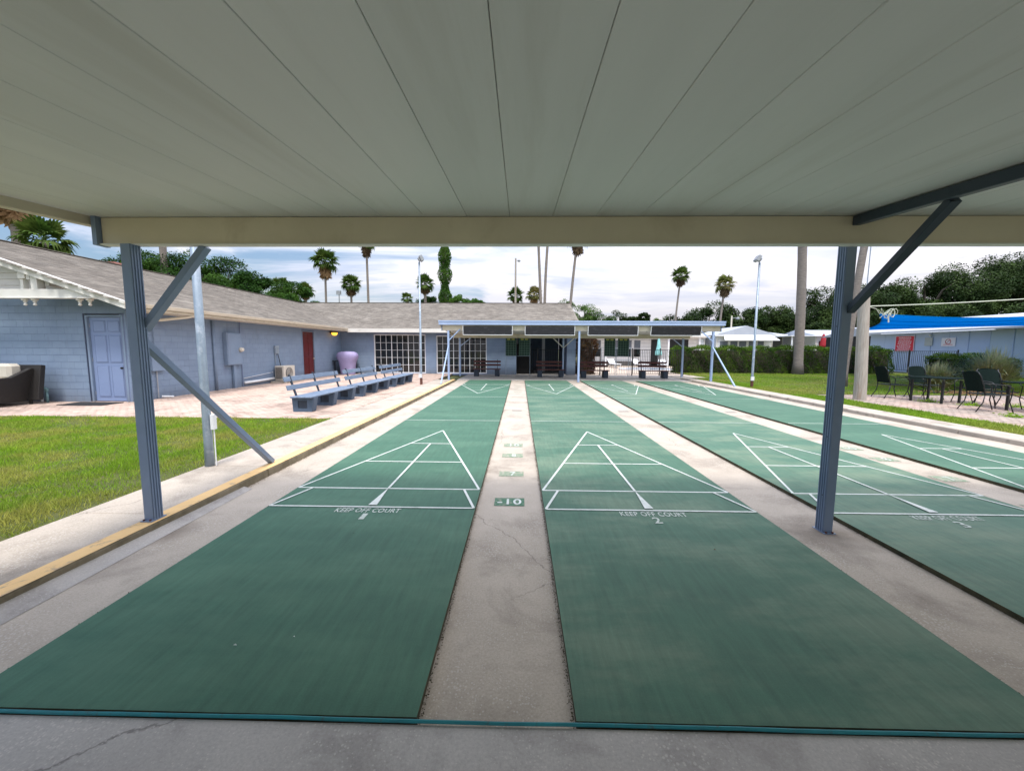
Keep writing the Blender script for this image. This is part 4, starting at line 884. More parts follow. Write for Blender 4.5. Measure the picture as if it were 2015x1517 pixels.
scoreboard(-.86, 'pair of green scoreboards standing before the dark passage'); scoreboard(5.0, 'pair of green scoreboards standing before the pool fence')

# ------------------------------------------------------------------ fences by the pool
def fence(label, x0, x1, y, z1, posts_x, gap=.11, mt='metalblk', axis='x', fix=None):
    t = thing('metal_fence', label, 'fence', ((x0+x1)/2, y, 0) if axis == 'x' else (fix, (x0+x1)/2, 0))
    def Bx(u0, v0, z0, u1, v1, zz_1): return MB().box(u0, v0, z0, u1, v1, zz_1) if axis == 'x' else MB().box(fix+v0-y, u0, z0, fix+v1-y, u1, zz_1)
    for zz_ in (.12, z1-.02): part('rail', Bx(x0, y-.015, zz_-.015, x1, y+.015, zz_+.015), mt, t)
    x = x0+gap; me = Bx(-.009, y-.008, .0, .009, y+.008, z1-.16) if axis == 'x' else None
    while x < x1-.03:
        part('picket', Bx(x-.009, y-.009, .136, x+.009, y+.009, z1-.036), mt, t); x += gap
    for p in posts_x: part('post', Bx(p-.03, y-.03, 0, p+.03, y+.03, z1+.08), mt, t)
fence('black metal picket fence across the dark passage', .78, 2.9, 25.2, 1.6, (1.16, 2.85))
fence('black metal picket fence between the passage pier and gate', 3.55, 5.05, 24.1, 1.62, (3.6, 5.0))
fence('black metal picket fence between the pool gate and hedge', 6.95, 10.2, 24.1, 1.62, (7.0, 8.7, 10.15))
t = thing('pool_gate', 'double picket gate with mesh top standing before the pool', 'gate', (6.0, 24.1, 0))
for gx0 in (5.08, 6.02):
    for xx in (gx0, gx0+.86): part('gate_stile', MB().tube([(xx, 24.1, .05), (xx, 24.1, 1.75)], .018, 6), 'galv', t)
    for zz_ in (.1, .95, 1.72): part('gate_rail', MB().tube([(gx0, 24.1, zz_), (gx0+.86, 24.1, zz_)], .014, 6), 'galv', t)
    for k in range(1, 8): part('picket', MB().box(gx0+k*.1075-.006, 24.094, .1, gx0+k*.1075+.006, 24.106, .95), 'metalblk', t)
    g_ = MB()
    for k in range(1, 8): g_.box(gx0+k*.1075-.003, 24.097, .96, gx0+k*.1075+.003, 24.10, 1.71)
    for k in range(1, 7): g_.box(gx0, 24.101, .95+k*.11-.003, gx0+.86, 24.104, .95+k*.11+.003)
    part('wire_mesh', g_, 'galv', t, kind='stuff')

# ------------------------------------------------------------------ pool area beyond
struct('pool_deck', MB().box(3.5, 24.4, -.11, 25, 40, .0), 'deck')
pd = MB(); n_ = 28; cxp, cyp = 10.2, 31.2
ring = lambda a, b, z_: [(cxp+a*math.cos(2*math.pi*k/n_), cyp+b*math.sin(2*math.pi*k/n_)*(1+.15*math.cos(2*math.pi*k/n_)), z_) for k in range(n_)]
pd.add(ring(2.2, 1.7, .012)+ring(1.9, 1.45, .012)+ring(2.2, 1.7, .09)+ring(1.9, 1.45, .09), [(k+2*n_, (k+1) % n_+2*n_, (k+1) % n_+3*n_, k+3*n_) for k in range(n_)]+[(k, (k+1) % n_, (k+1) % n_+2*n_, k+2*n_) for k in range(n_)]+[((k+1) % n_+n_, k+n_, k+3*n_, (k+1) % n_+3*n_) for k in range(n_)])
pool = thing('pool', 'small kidney shaped pool with white coping behind the gate', None, (cxp, cyp, 0), kind='structure')
part('coping', pd, 'clean', pool); part('water', MB().add(ring(1.9, 1.45, .05), [tuple(range(n_))]), 'water', pool)
def lounger():
    t = thing('pool_lounger', '', 'lounger', (0, 0, 0), group='white loungers beside the pool')
    P = lambda n_, mb, mt: part(n_, mb, mt, t, local=True)
    P('seat_frame', MB().box(-.3, -.9, .30, .3, .35, .36), 'clean'); P('backrest', MB().bar((0, .36, .33), (0, .95, .72), .6, .05, (0, 0, 1)), 'clean')
    for sx in (-.26, .26):
        for yy in (-.8, .3): P('leg', MB().box(sx-.03, yy, 0, sx+.03, yy+.05, .299), 'clean')
    return t
l0 = lounger(); l0.location = (10.6, 34.2, 0); l0.rotation_euler = (0, 0, .3); l0['label'] = 'white lounger left of the folded aqua umbrella'
copy_tree(l0, loc=(12.6, 34.0, 0), rz=-.2, label='white lounger in front of the folded aqua umbrella')
copy_tree(l0, loc=(14.4, 33.6, 0), rz=.1, label='white lounger nearest the hedge end')
copy_tree(l0, loc=(8.4, 34.4, 0), rz=.15, label='white lounger farthest from the hedge, by the pillar')
t = thing('folded_umbrella', 'folded aqua patio umbrella by the pool loungers', 'umbrella', (12.55, 35.2, 0))
part('pole', MB().tube([(12.55, 35.2, 0), (12.55, 35.2, 2.75)], .03, 8), 'clean', t); part('canopy_cloth', MB().lathe([(.02, 2.7), (.10, 2.5), (.16, 1.9), (.32, 1.25), (.30, 1.1), (.06, 1.1)], (12.55, 35.2, 0), 12), 'aqua', t, smooth=True); part('base', MB().lathe([(.3, 0), (.3, .06), (.05, .1)], (12.55, 35.2, 0), 14), 'grey', t)
def home(name, label, x0, x1, y0, y1, zw, zr, mt, windows, roof_mt='homeroof', ridge='x', doors=(), ov=.35):
    t = thing(name, label, 'house', ((x0+x1)/2, y0, 0))
    part('wall', MB().box(x0, y0, -.1, x1, y1, zw), mt, t)
    ym = (y0+y1)/2; xm = (x0+x1)/2; rb = MB()
    if ridge == 'x':
        rb.add([(x0-ov, y0-ov, zw-.05), (x1+ov, y0-ov, zw-.05), (x1+ov, ym, zr), (x0-ov, ym, zr), (x0-ov, y1+ov, zw-.05), (x1+ov, y1+ov, zw-.05)], [(0, 1, 2, 3), (3, 2, 5, 4), (0, 3, 4), (1, 5, 2), (0, 4, 5, 1)])
    else:
        rb.add([(x0-ov, y0-ov, zw-.05), (xm, y0-ov, zr), (x1+ov, y0-ov, zw-.05), (x0-ov, y1+ov, zw-.05), (xm, y1+ov, zr), (x1+ov, y1+ov, zw-.05)], [(0, 1, 4, 3), (1, 2, 5, 4), (0, 2, 1), (3, 4, 5), (0, 3, 5, 2)])
    rf = part('roof', rb, roof_mt, t)
    part('fascia', MB().box(x0-ov, y0-ov-.03, zw-.19, x1+ov, y0-ov-.001, zw-.04), 'clean', rf)
    for (a, b, u, v) in windows:
        f = part('window', MB().box(a-.07, y0-.05, u-.07, b+.07, y0-.001, v+.07), 'clean', t); part('pane', MB().box(a, y0-.07, u, b, y0-.051, (u+v)/2-.03), 'glass', f); part('pane', MB().box(a, y0-.07, (u+v)/2+.03, b, y0-.051, v), 'winpale', f)
    part('skirting', MB().box(x0-.02, y0-.03, -.1, x1+.02, y0-.001, .45), 'homegrey' if mt == 'clean' else 'kerb', t)
    part('corner_trim', MB().box(x0-.03, y0-.06, .451, x0+.12, y0-.031, zw-.2), 'white', t); part('downspout', MB().tube([(x1-.1, y0-.09, .2), (x1-.1, y0-.09, zw-.2)], .05, 6), 'white', t)
    q = .6
    while q < zw-.3: part('siding_groove', MB().box(x0, y0-.012, q, x1, y0-.001, q+.02), 'grey', t); q += .32
    for (a, b, u, v) in doors: part('door', MB().box(a, y0-.03, u, b, y0-.002, v), 'metalblk', t)
    return t
h0 = home('pool_house', 'white house with curtained windows and porch columns behind the pool', 6.6, 17.5, 38, 44, 2.9, 3.6, 'clean', [(7.0, 7.9, .9, 2.5), (8.9, 9.6, .9, 2.5), (10.2, 10.9, .9, 2.5), (11.15, 11.75, .9, 2.5)], doors=[(12.8, 13.6, 0, 2.6), (14.5, 16.4, 0, 2.6)])
for xx in (8.2, 14.1, 17.0): part('porch_column', MB().box(xx-.08, 36.9, 0, xx+.08, 37.06, 2.8), 'clean', h0)
part('porch_roof', MB().box(6.2, 36.7, 2.8, 17.9, 37.99, 2.9), 'white', h0)
h1 = home('mobile_home', 'white mobile home with a long slanted awning over its windows', 22.6, 29.0, 45, 55, 3.35, 4.35, 'clean', [(23.0, 23.9, 1.3, 2.6), (24.2, 25.0, 1.3, 2.6), (25.2, 26.0, 1.3, 2.6), (26.3, 27.1, 1.3, 2.6), (27.3, 28.0, 1.3, 2.6)], ridge='y')
part('awning', MB().add([(22.9, 43.7, 2.72), (29.0, 43.7, 2.72), (28.5, 44.96, 3.5), (23.4, 44.96, 3.5), (22.9, 43.7, 2.66), (29.0, 43.7, 2.66), (28.5, 44.96, 3.44), (23.4, 44.96, 3.44)], [(0, 1, 2, 3), (7, 6, 5, 4), (4, 5, 1, 0), (5, 6, 2, 1), (7, 4, 0, 3)]), 'clean', h1)
home('grey_house', 'grey sided house with low roof between the two white homes', 29.3, 33.5, 50, 60, 3.6, 4.2, 'homegrey', [], 'homeroof', ridge='x')
h2 = home('carport_home', 'long white home with a carport and paired windows behind the palm', 34.6, 47, 46, 52, 3.4, 4.1, 'clean', [(37.0, 37.7, 1.7, 2.8), (38.0, 38.7, 1.7, 2.8), (42, 42.8, 1.7, 2.8), (45, 45.8, 1.7, 2.8)], doors=[(35.0, 35.7, 0, 2.7)])
part('carport_roof', MB().box(31.3, 45.4, 3.22, 34.25, 51, 3.32), 'clean', h2)
for xx in (31.6, 32.6): part('carport_post', MB().box(xx, 45.6, 0, xx+.12, 45.72, 3.219), 'clean', h2)
h3 = home('screened_home', 'white roofed home with dark screened porch past the cut post', 33.5, 46, 36, 43, 3.05, 3.9, 'metalblk', [(36.5, 37.3, 1.2, 2.4), (38.3, 39.2, 1.2, 2.4)])
h4 = home('side_home', 'pale home with small windows left of the awning home', 15.2, 21.8, 46, 54, 3.2, 4.1, 'clean', [(16.4, 17.0, 1.4, 2.6), (17.8, 18.5, 1.4, 2.6), (19.4, 20.2, 1.4, 2.6)])
solo('folded_red_umbrella', MB().lathe([(.05, 3.5), (.2, 3.1), (.35, 2.2), (.4, 1.9), (.03, 1.9), (.03, 0)], (34.9, 45.2, 0), 10), 'redcloth', 'folded red umbrella beside the tall palm trunk', 'umbrella', (34.9, 45.2, 0), smooth=True)

# ------------------------------------------------------------------ shed, sail, fence, signs at right
t = thing('blue_shed', 'pale blue metal building with white roof behind the tussock grass', 'building', (30.4, 26, 0))
SX = 30.4
y = 34.0; k = 0
while y > 17.2:
    part('wall_panel', MB().box(SX-(.02 if k % 2 else 0), y-1.195, -.05, SX+.15, y, 3.0), 'shed' if y > 26.5 else 'shed2', t); part('seam_strip', MB().box(SX-.035, y-1.2, 0, SX-.021, y-1.17, 2.98), 'shed', t); y -= 1.2; k += 1
part('end_wall', MB().box(SX, 34.01, -.05, 38, 34.15, 3.0), 'shed', t)
part('roof', MB().add([(SX-.8, 34.6, 3.0), (SX-.8, 16, 3.0), (SX+5, 16, 4.2), (SX+5, 34.6, 4.2), (SX-.8, 34.6, 3.12), (SX-.8, 16, 3.12), (SX+5, 16, 4.32), (SX+5, 34.6, 4.32)], [(0, 1, 2, 3), (7, 6, 5, 4), (4, 5, 1, 0), (3, 2, 6, 7), (0, 3, 7, 4), (5, 6, 2, 1)]), 'homeroof', t)
part('door_handle', MB().box(SX-.06, 21.0, .95, SX-.02, 21.06, 1.2), 'metalblk', t)
part('wall_light', MB().lathe([(0, -.06), (.08, -.05), (.1, 0), (.08, .06), (0, .07)], (SX-.1, 29.2, 2.75), 10), 'clean', t, smooth=True)
t = thing('rules_sign', 'large red sign with rows of white print on the shed wall', 'sign', (SX-.06, 30.5, 2.2))
part('sign_panel', MB().box(SX-.075, 30.35, 1.55, SX-.055, 31.85, 2.78), 'redsign', t)
part('sign_border', MB().box(SX-.082, 30.35, 2.745, SX-.076, 31.85, 2.78).box(SX-.082, 30.35, 1.55, SX-.076, 31.85, 1.585).box(SX-.082, 30.35, 1.586, SX-.076, 30.385, 2.744).box(SX-.082, 31.815, 1.586, SX-.076, 31.85, 2.744), 'signwhite', t)
pr = MB()
for k in range(15):
    z_ = 2.68-k*.073; ln = random.uniform(.75, 1.2) if k not in (0,) else .9; c_ = 31.1
    yy = c_-ln/2
    while yy < c_+ln/2: wl = random.uniform(.05, .16); pr.box(SX-.080, yy, z_-(.03 if k else .05), SX-.0762, yy+wl, z_); yy += wl+.035
part('printed_lines', pr, 'signwhite', t, kind='stuff')
t = thing('no_smoking_sign', 'small white notice with red ring and slash on the shed wall', 'sign', (SX-.06, 28.3, 2.2))
part('sign_panel', MB().box(SX-.07, 27.55, 1.95, SX-.05, 28.45, 2.55), 'signwhite', t)
part('prohibition_ring', MB().tube([(SX-.08, 28.0+.17*math.cos(q*.3927), 2.28+.17*math.sin(q*.3927)) for q in range(17)], .018, 4).bar((SX-.08, 27.88, 2.40), (SX-.08, 28.12, 2.16), .03, .01), 'signred', t)
pr = MB()
for k in range(3): pr.box(SX-.074, 27.7, 2.02-.0+k*.035, SX-.0702, 28.3, 2.033+k*.035)
part('printed_lines', pr, 'signred', t, kind='stuff')
solo('beige_notice', MB().box(SX-.07, 29.05, 2.0, SX-.05, 29.6, 2.6), 'signbeige', 'faded beige notice between the red and white signs', 'sign', (SX-.06, 29.3, 2.3))
fence('black metal fence in front of the blue shed wall', 26.6, 33.6, 0, 1.62, (26.65, 29.9, 33.5), .14, axis='y', fix=29.6)
solo('rock_planter', MB().lathe([(.3, 0), (.4, .2), (.42, .5), (.36, .8), (.3, .9), (0, .9)], (29.0, 32.9, 0), 12), 'metalblk', 'dark round planter by the fence end', 'planter', (29, 32.9, 0), smooth=True)
# shade sail
A_, B_, C_, D_ = Vector((12.78, 14.1, 2.93)), Vector((21.5, 13.2, 3.25)), Vector((30.0, 22.5, 3.1)), Vector((22.6, 26.2, 2.95))
sm = MB(); n_ = 20; up_e = []
for i in range(n_+1):
    for j in range(n_+1):
        u, v = i/n_, j/n_
        p = A_*(1-u)*(1-v)+B_*u*(1-v)+C_*u*v+D_*(1-u)*v
        cxy = (A_+B_+C_+D_)/4; k = .11*(4*u*(1-u)*abs(1-2*v)**2+4*v*(1-v)*abs(1-2*u)**2)
        p = p.lerp(cxy, k); p.z += -.34*(4*u*(1-u))*(1-v)*.7-.05*math.sin(math.pi*u)*math.sin(math.pi*v)
        sm.v.append(tuple(p))
for i in range(n_):
    for j in range(n_): a0 = i*(n_+1)+j; sm.f.append((a0, a0+1, a0+n_+2, a0+n_+1)); sm.mi.append(0)
t = thing('shade_sail', 'taut bright blue shade sail stretched over the right patio', 'shade sail', (18, 18, 3))
so_ = part('sail_cloth', sm, 'sail', t, smooth=True); sf_ = so_.modifiers.new('thick', 'SOLIDIFY'); sf_.thickness = .006
part('hem_rope', MB().tube([sm.v[i*(n_+1)] for i in range(n_+1)], .014, 5), 'sail', t); part('hem_rope', MB().tube([sm.v[j] for j in range(n_+1)], .014, 5), 'sail', t)
for jj in (5, 10, 15): part('cloth_seam', MB().tube([(Vector(sm.v[i*(n_+1)+jj])+Vector((0, 0, -.006))) for i in range(n_+1)], .011, 4), 'sail', t)
part('tie_cord', MB().tube([tuple(A_), (12.2, 13.6, 3.06), (11.1, 12.85, 3.10)], .012, 5), 'rope', t)
# rope from the cut post towards the right
t = thing('guy_rope', 'pale rope strung from the cut post above the blue sail', 'rope', (11.2, 12.8, 3.05))
part('rope_line', MB().tube([(11.12+k*.95, 12.85, 3.06+.028*k+.0035*k*k) for k in range(10)], .016, 5), 'rope', t)
tang = MB(); pts = []
for k in range(60): a = k*.55; pts.append((11.95+.15*math.sin(a*1.3)+.16*math.sin(a*.37), 12.9+.05*math.cos(a), 2.84+.08*math.cos(a*.9)+.09*math.sin(a*2.1)))
part('rope_tangle', tang.tube(pts, .008, 4), 'rope', t); part('rope_end', MB().tube([(11.98, 12.9, 2.75), (12.0, 12.9, 2.55)], .02, 5), 'rope', t)
solo('cut_post', MB().tube([(11.21, 12.8, 0), (11.20, 12.8, .6), (11.12, 12.8, 2.2), (11.06, 12.8, 3.36)], [.175, .165, .155, .15], 14), 'oldwood', 'weathered wooden post cut off square with a rope tied near its top', 'post', (11.2, 12.8, 0))
solo('guy_wire', MB().tube([(14.9, 17.2, .2), (15.05, 17.3, 7)], .02, 5), 'galv', 'thin wire running up beside the leaning palm trunk', 'wire', (14.9, 17.2, 0))

# ------------------------------------------------------------------ patio tables and chairs at right
def make_chair():
    t = thing('patio_chair', '', 'chair', (0, 0, 0), group='black metal mesh armchairs on the right patio')
    P = lambda n_, mb, mt, par=None, **k: part(n_, mb, mt, par or t, local=True, **k)
    # faces -Y; arms along Y
    P('seat', MB().box(-.24, -.24, .455, .24, .23, .47), 'chair', bev=.004)
    P('seat_frame', MB().tube([(-.26, -.26, .46), (.26, -.26, .46), (.26, .25, .46), (-.26, .25, .46), (-.26, -.26, .46)], .013, 6), 'metalblk')
    bk = MB(); n = 6
    for i in range(n+1):
        for j in range(7):
            u = i/n; v = j/6; x = (-.25+.5*u); z = .52+.56*v; y_ = .24+.16*v-.05*math.cos((u-.5)*math.pi)+.03; zt = z-(.05*(2*u-1)**2 if j == 6 else 0); bk.v.append((x, y_, zt))
    for i in range(n):
        for j in range(6): a0 = i*7+j; bk.f.append((a0, a0+1, a0+8, a0+7)); bk.mi.append(0)
    o = P('backrest', bk, 'chair'); s_ = o.modifiers.new('t', 'SOLIDIFY'); s_.thickness = .008
    for sx in (-1, 1):
        P('back_frame', MB().tube([(sx*.265, .25, .44), (sx*.27, .30, .7), (sx*.262, .38, .95), (sx*.23, .43, 1.06)], .014, 6), 'metalblk', smooth=True)
        P('armrest', MB().tube([(sx*.27, .32, .76), (sx*.285, .10, .74), (sx*.29, -.18, .72), (sx*.285, -.30, .64), (sx*.28, -.29, .46), (sx*.275, -.27, .28), (sx*.285, -.36, .0)], .013, 6), 'metalblk', smooth=True)
        P('leg', MB().tube([(sx*.265, .25, .46), (sx*.27, .28, .25), (sx*.28, .42, 0)], .013, 6), 'metalblk', smooth=True)
    return t
ch = [((12.75, 13.35, .03), 1.45, 'black mesh patio chair left of the nearer-to-lawn table, facing right'),
      ((13.75, 13.25, .03), -.1, 'black mesh patio chair behind the table, facing the camera'),
      ((14.10, 12.15, .03), -1.45, 'black mesh patio chair with arms open toward the table by the tussock'),
      ((12.62, 10.55, .03), 1.35, 'black mesh patio chair in front, beside the table cut by the frame'),
      ((13.75, 11.25, .03), -.25, 'black mesh patio chair with a broad back behind the table cut by the frame')]
c0 = make_chair()
for i, (p, rz, lb) in enumerate(ch):
    if i == 0: c0.location = p; c0.rotation_euler = (0, 0, rz); c0['label'] = lb
    else: copy_tree(c0, loc=p, rz=rz, label=lb)
def make_table():
    t = thing('patio_table', '', 'table', (0, 0, 0), group='dark metal tables on the right patio')
    P = lambda n_, mb, mt, **k: part(n_, mb, mt, t, local=True, **k)
    P('table_top', MB().box(-.52, -.52, .755, .52, .52, .785), 'chair', bev=.01)
    for sx in (-1, 1):
        for sy_ in (-1, 1):
            P('leg', MB().box(sx*.38-.025, sy_*.38-.025, 0, sx*.38+.025, sy_*.38+.025, .70), 'metalblk'); P('leg_brace', MB().tube([(sx*.40, sy_*.40, .45), (sx*.42, sy_*.42, .62), (sx*.49, sy_*.49, .755)], .012, 6), 'metalblk')
            P('foot_brace', MB().tube([(sx*.38, sy_*.36, .45), (sx*.12, sy_*.10, .30), (0, 0, .28)], .011, 6), 'metalblk')
    return t
t0 = make_table(); t0.location = (13.15, 12.35, .03); t0.rotation_euler = (0, 0, .25); t0['label'] = 'square dark metal patio table standing wholly in view'
copy_tree(t0, loc=(13.75, 10.35, .03), rz=.15, label='square dark metal patio table cut off at the frame edge')

# ------------------------------------------------------------------ poles and lamps
def flood(label, x, y, h, heads, r=.05, mt='galv', rust=True):
    t = thing('floodlight_pole', label, 'light pole', (x, y, .03), group='floodlight poles round the courts')
    part('pole', MB().tube([(x, y, .03), (x, y, .4), (x, y, h)], [r*1.1, r, r*.85], 12), mt, t, smooth=True)
    if rust: part('base_sleeve', MB().tube([(x, y, .02), (x, y, .32)], r*1.2, 10), 'rust', t); part('outlet_box', MB().box(x-.09, y-.09, .34, x+.04, y-.04, .50), 'clean', t)
    for (dx, rz, tl) in heads:
        mx = Matrix.Translation((x+dx*.6, y-.02, h+.15)) @ Matrix.Rotation(rz, 4, 'Z') @ Matrix.Rotation(tl, 4, 'X')
        hd = part('lamp_head', MB().box(-.17, -.07, -.12, .17, .05, .12, mx).box(-.09, .051, -.07, .09, .13, .07, mx), 'grey', t, bev=.01); part('lamp_glass', MB().box(-.15, -.082, -.10, .15, -.071, .10, mx), 'winpale', hd)
    part('arm', MB().tube([(x, y, h), (x+heads[0][0]*.5, y, h+.12)], .018, 6), 'grey', t)
flood('tall grey floodlight pole standing on the brick patio past the benches', -4.40, 17.0, 5.35, [(.14, 1.9, -.5)], .048)
flood('tall grey floodlight pole on the right lawn before the hedge', 9.95, 16.6, 5.25, [(-.16, -1.7, -.55)], .05)
t = flood('galvanised pole close by on the lawn edge behind the blue brace', -4.2, 5.0, 5.4, [(.14, 1.9, -.5)], .052, rust=False)
solo('post_outlet', MB().box(-4.13, 4.97, .55, -4.09, 5.03, .75).tube([(-4.11, 5.0, .05), (-4.11, 5.0, .55)], .008, 6), 'clean', 'small white outlet box and wire at the foot of the galvanised pole', 'outlet', (-4.11, 5, .03))
def streetlight(label, x, y, h, arm=.6, r=.12, mt='oldwood'):
    t = thing('street_light', label, 'street light', (x, y, 0)); part('pole', MB().tube([(x, y, 0), (x, y, h)], [r*1.2, r*.8], 8), mt, t); part('arm', MB().tube([(x, y, h-.4), (x+arm*.5, y, h-.3), (x+arm, y, h-.3)], .04, 6), 'grey', t)
    part('lamp_head', MB().lathe([(0, -.25), (.22, -.2), (.25, 0), (.05, .12)], (x+arm, y, h-.3), 10), 'grey', t, smooth=True)
streetlight('tall pale street light rising behind the club roof', -.75, 60, 15.3, .5, .16); streetlight('street light before the dark trees behind the white homes', 31.2, 58, 6.6, .9, .13, 'cream')
t = thing('court_lamp', 'small square lamp on a thin pole over the club roof', 'street light', (-28.1, 60, 0)); part('pole', MB().tube([(-28.1, 60, 0), (-28.1, 60, 9.8)], .08, 6), 'grey', t); part('lamp_head', MB().box(-28.5, 59.9, 9.8, -27.8, 60.1, 10.4), 'grey', t)

# ------------------------------------------------------------------ trees
def crown_points(rad, n, clumps, flat=.75, r=.34, seed=0, bottom=-.55):
    g_ = np.random.default_rng(seed); cs = []
    while len(cs) < clumps:
        p = g_.normal(size=3); p /= np.linalg.norm(p); p *= g_.uniform(.35, .95)**.5*.82
        if p[2] > bottom: cs.append(p)
    cs = np.array(cs); k = g_.integers(0, clumps, n); d = g_.normal(size=(n, 3)); d /= np.linalg.norm(d, axis=1)[:, None]
    cr_ = r*g_.uniform(.55, 1.15, clumps); P = cs[k]+d*(cr_[k]*g_.uniform(.25, 1.0, n)**.5)[:, None]*np.array([1, 1, .75])
    P += g_.normal(size=(n, 3))*.02
    return P*np.array([rad, rad, rad*flat])
tree_lib = {}
def tree(name, label, x, y, top, rad, mt, leaf=.32, n=7000, seed=0, flat=.8, group=None, trunk_h=None, clumps=26, core=.0):
    rad_z = rad*flat; cz = top-rad_z*1.0
    key = (mt, n, leaf, seed, flat, clumps, round(rad, 1))
    if key not in tree_lib: tree_lib[key] = leaves('foliage', crown_points(rad, n, clumps, flat, seed=seed), leaf, mt, .3, (0, 0, -rad*.3))
    t = thing(name, label, 'tree', (x, y, 0), random.uniform(0, 6.28), group)
    link('crown', tree_lib[key], t, loc=(0, 0, cz))
    tr = MB().tube([(0, 0, -.1), (.1, 0, cz*.5), (0, .1, cz+rad_z*.2)], [rad*.07+.08, rad*.05+.05, .05], 8)
    for k in range(6):
        a = k*1.05+seed; z0 = cz*.55+k*.03*cz; tr.tube([(0.05, .03, z0), (math.cos(a)*rad*.35, math.sin(a)*rad*.35, cz-.1*rad_z+.08*k*rad_z), (math.cos(a)*rad*.62, math.sin(a)*rad*.62, cz+rad_z*(.1+.08*k))], [rad*.03+.03, rad*.02+.02, .02], 5)
    part('trunk', tr, 'bark', t, local=True)
    return t
# big dark trees behind the left wing
for i, (x, y, top, rad, sd_, lb) in enumerate(((-35.5, 36, 10.9, 4.2, 1, 'dense green tree at the far left behind the shingle roof'), (-31.2, 35, 10.8, 3.7, 2, 'tall dense green tree behind the near blue post'), (-27.6, 36, 10.0, 3.4, 3, 'rounded dense green tree right of the near diagonal brace'),
        (-24.6, 37, 9.0, 3.0, 4, 'rounded green tree on the falling tree line behind the roof'), (-21.6, 37.5, 7.9, 2.4, 5, 'small green tree at the low end of the tree line behind the roof'), (-33.5, 42, 10.4, 4.4, 6, 'dark tree filling the gap at the back of the tree line'))):
    tree('broadleaf_tree', lb, x, y, top, rad, 'leafmid', .17, 30000, sd_, .95, 'green trees behind the left wing')
# low trees and bushes above the back roof
for (x, y, top, rad, mt, lb, sd_) in ((6.9, 62, 9.6, 2.6, 'leafpale', 'pale green tree right of the two thin palm trunks', 7), (10.2, 62, 9.0, 2.5, 'leafpale', 'pale green tree under the leaning palm', 8), (13.0, 62, 8.0, 2.4, 'leafmid', 'green tree just right of the roof end', 9),
        (16.0, 66, 8.3, 2.4, 'leafdark', 'small dark tree above the far canopy middle', 10), (19.0, 68, 7.6, 1.9, 'leafdark', 'low dark tree between the roof end and lone tree', 11), (22.0, 70, 8.3, 1.35, 'leafdark', 'slim lone tree above the far canopy', 12), (25.3, 72, 7.3, 1.6, 'leafpale', 'low pale tree beside the slim lone tree', 13),
        (-14.2, 60, 9.9, 2.0, 'leafmid', 'bushy green tree beside the floodlight pole', 14), (-9.2, 60, 10.1, 1.9, 'vine', 'vine covered bush right of the vine trunk', 15), (-6.6, 60, 9.5, 1.5, 'vine', 'low dark bush right of the vine covered trunk', 16), (-16.6, 62, 9.0, 1.3, 'leafmid', 'small bush left of the floodlight pole', 17), (-37.5, 58, 10.6, 2.4, 'leafmid', 'small bushy tree by the low palms at the roof valley', 18)):
    tree('small_tree', lb, x, y, top, rad, mt, .19, 7000, sd_, .9)
# tree wall on the right
trs = []
rr_ = random.Random(3)
xs_ = [(28.5, 9.2, 5.0), (33.5, 10.6, 5.6), (38.5, 9.6, 4.6), (43.5, 10.2, 5.0), (48.0, 10.8, 5.2), (53, 13.4, 6.0), (58.5, 13.6, 6.0), (64, 14.8, 6.4), (69.5, 16.0, 6.6), (75.5, 16.4, 6.7), (81, 18.6, 7.0), (87, 20.6, 7.6), (93.5, 21.6, 7.6), (100, 22, 7.4), (108, 21, 7.5)]
lbl = ['at the left end of the dark tree line', 'behind the short end palm', 'behind the second short palm', 'behind the awning home', 'behind the lawn floodlight pole', 'behind the thick palm trunk, left side', 'behind the thick palm trunk, right side', 'just left of the near right post', 'just right of the near right post', 'above the rope tangle', 'above the middle of the blue sail', 'above the golden tree', 'at the frame edge above the shed', 'beyond the frame edge above the shed', 'farthest out beyond the frame edge']
for i, (x, top, rad) in enumerate(xs_[:14]):
    tree('oak_tree', 'tall dark oak '+lbl[i], x, 70+rr_.uniform(-3, 3), top, rad, 'leafdark', .30, 24000, 20+i % 4, .95, 'dark oaks along the horizon')
for i, (x, y, top, rad) in enumerate(((46, 60, 7.4, 4.2), (55, 60, 8.6, 4.8), (64, 58, 9.0, 5.0), (72, 56, 9.6, 5.0), (36, 63, 6.6, 4.0), (80, 58, 11, 5.4))):
    tree('understory_tree', 'lower dark tree in front of the oaks '+['behind the carport home', 'behind the thick palm trunk', 'behind the near right post', 'behind the cut post', 'between the low homes', 'behind the blue sail'][i], x, y, top, rad, 'leafdark', .28, 18000, 30+i % 3, .9, 'lower trees before the oaks')
tree('golden_tree', 'golden brown feathery tree above the white shed roof', 58.5, 44, 7.6, 3.0, 'gold', .22, 5000, 40, .75, clumps=18)
tree('willow_like_tree', 'light green drooping tree at the frame edge above the shed', 60, 41, 10.3, 3.6, 'leafmid', .22, 7000, 41, 1.0, clumps=18)
tree('willow_like_tree', 'light green drooping tree just outside the golden one', 65.5, 42, 10.5, 3.2, 'leafpale', .22, 6000, 42, 1.0, clumps=18)

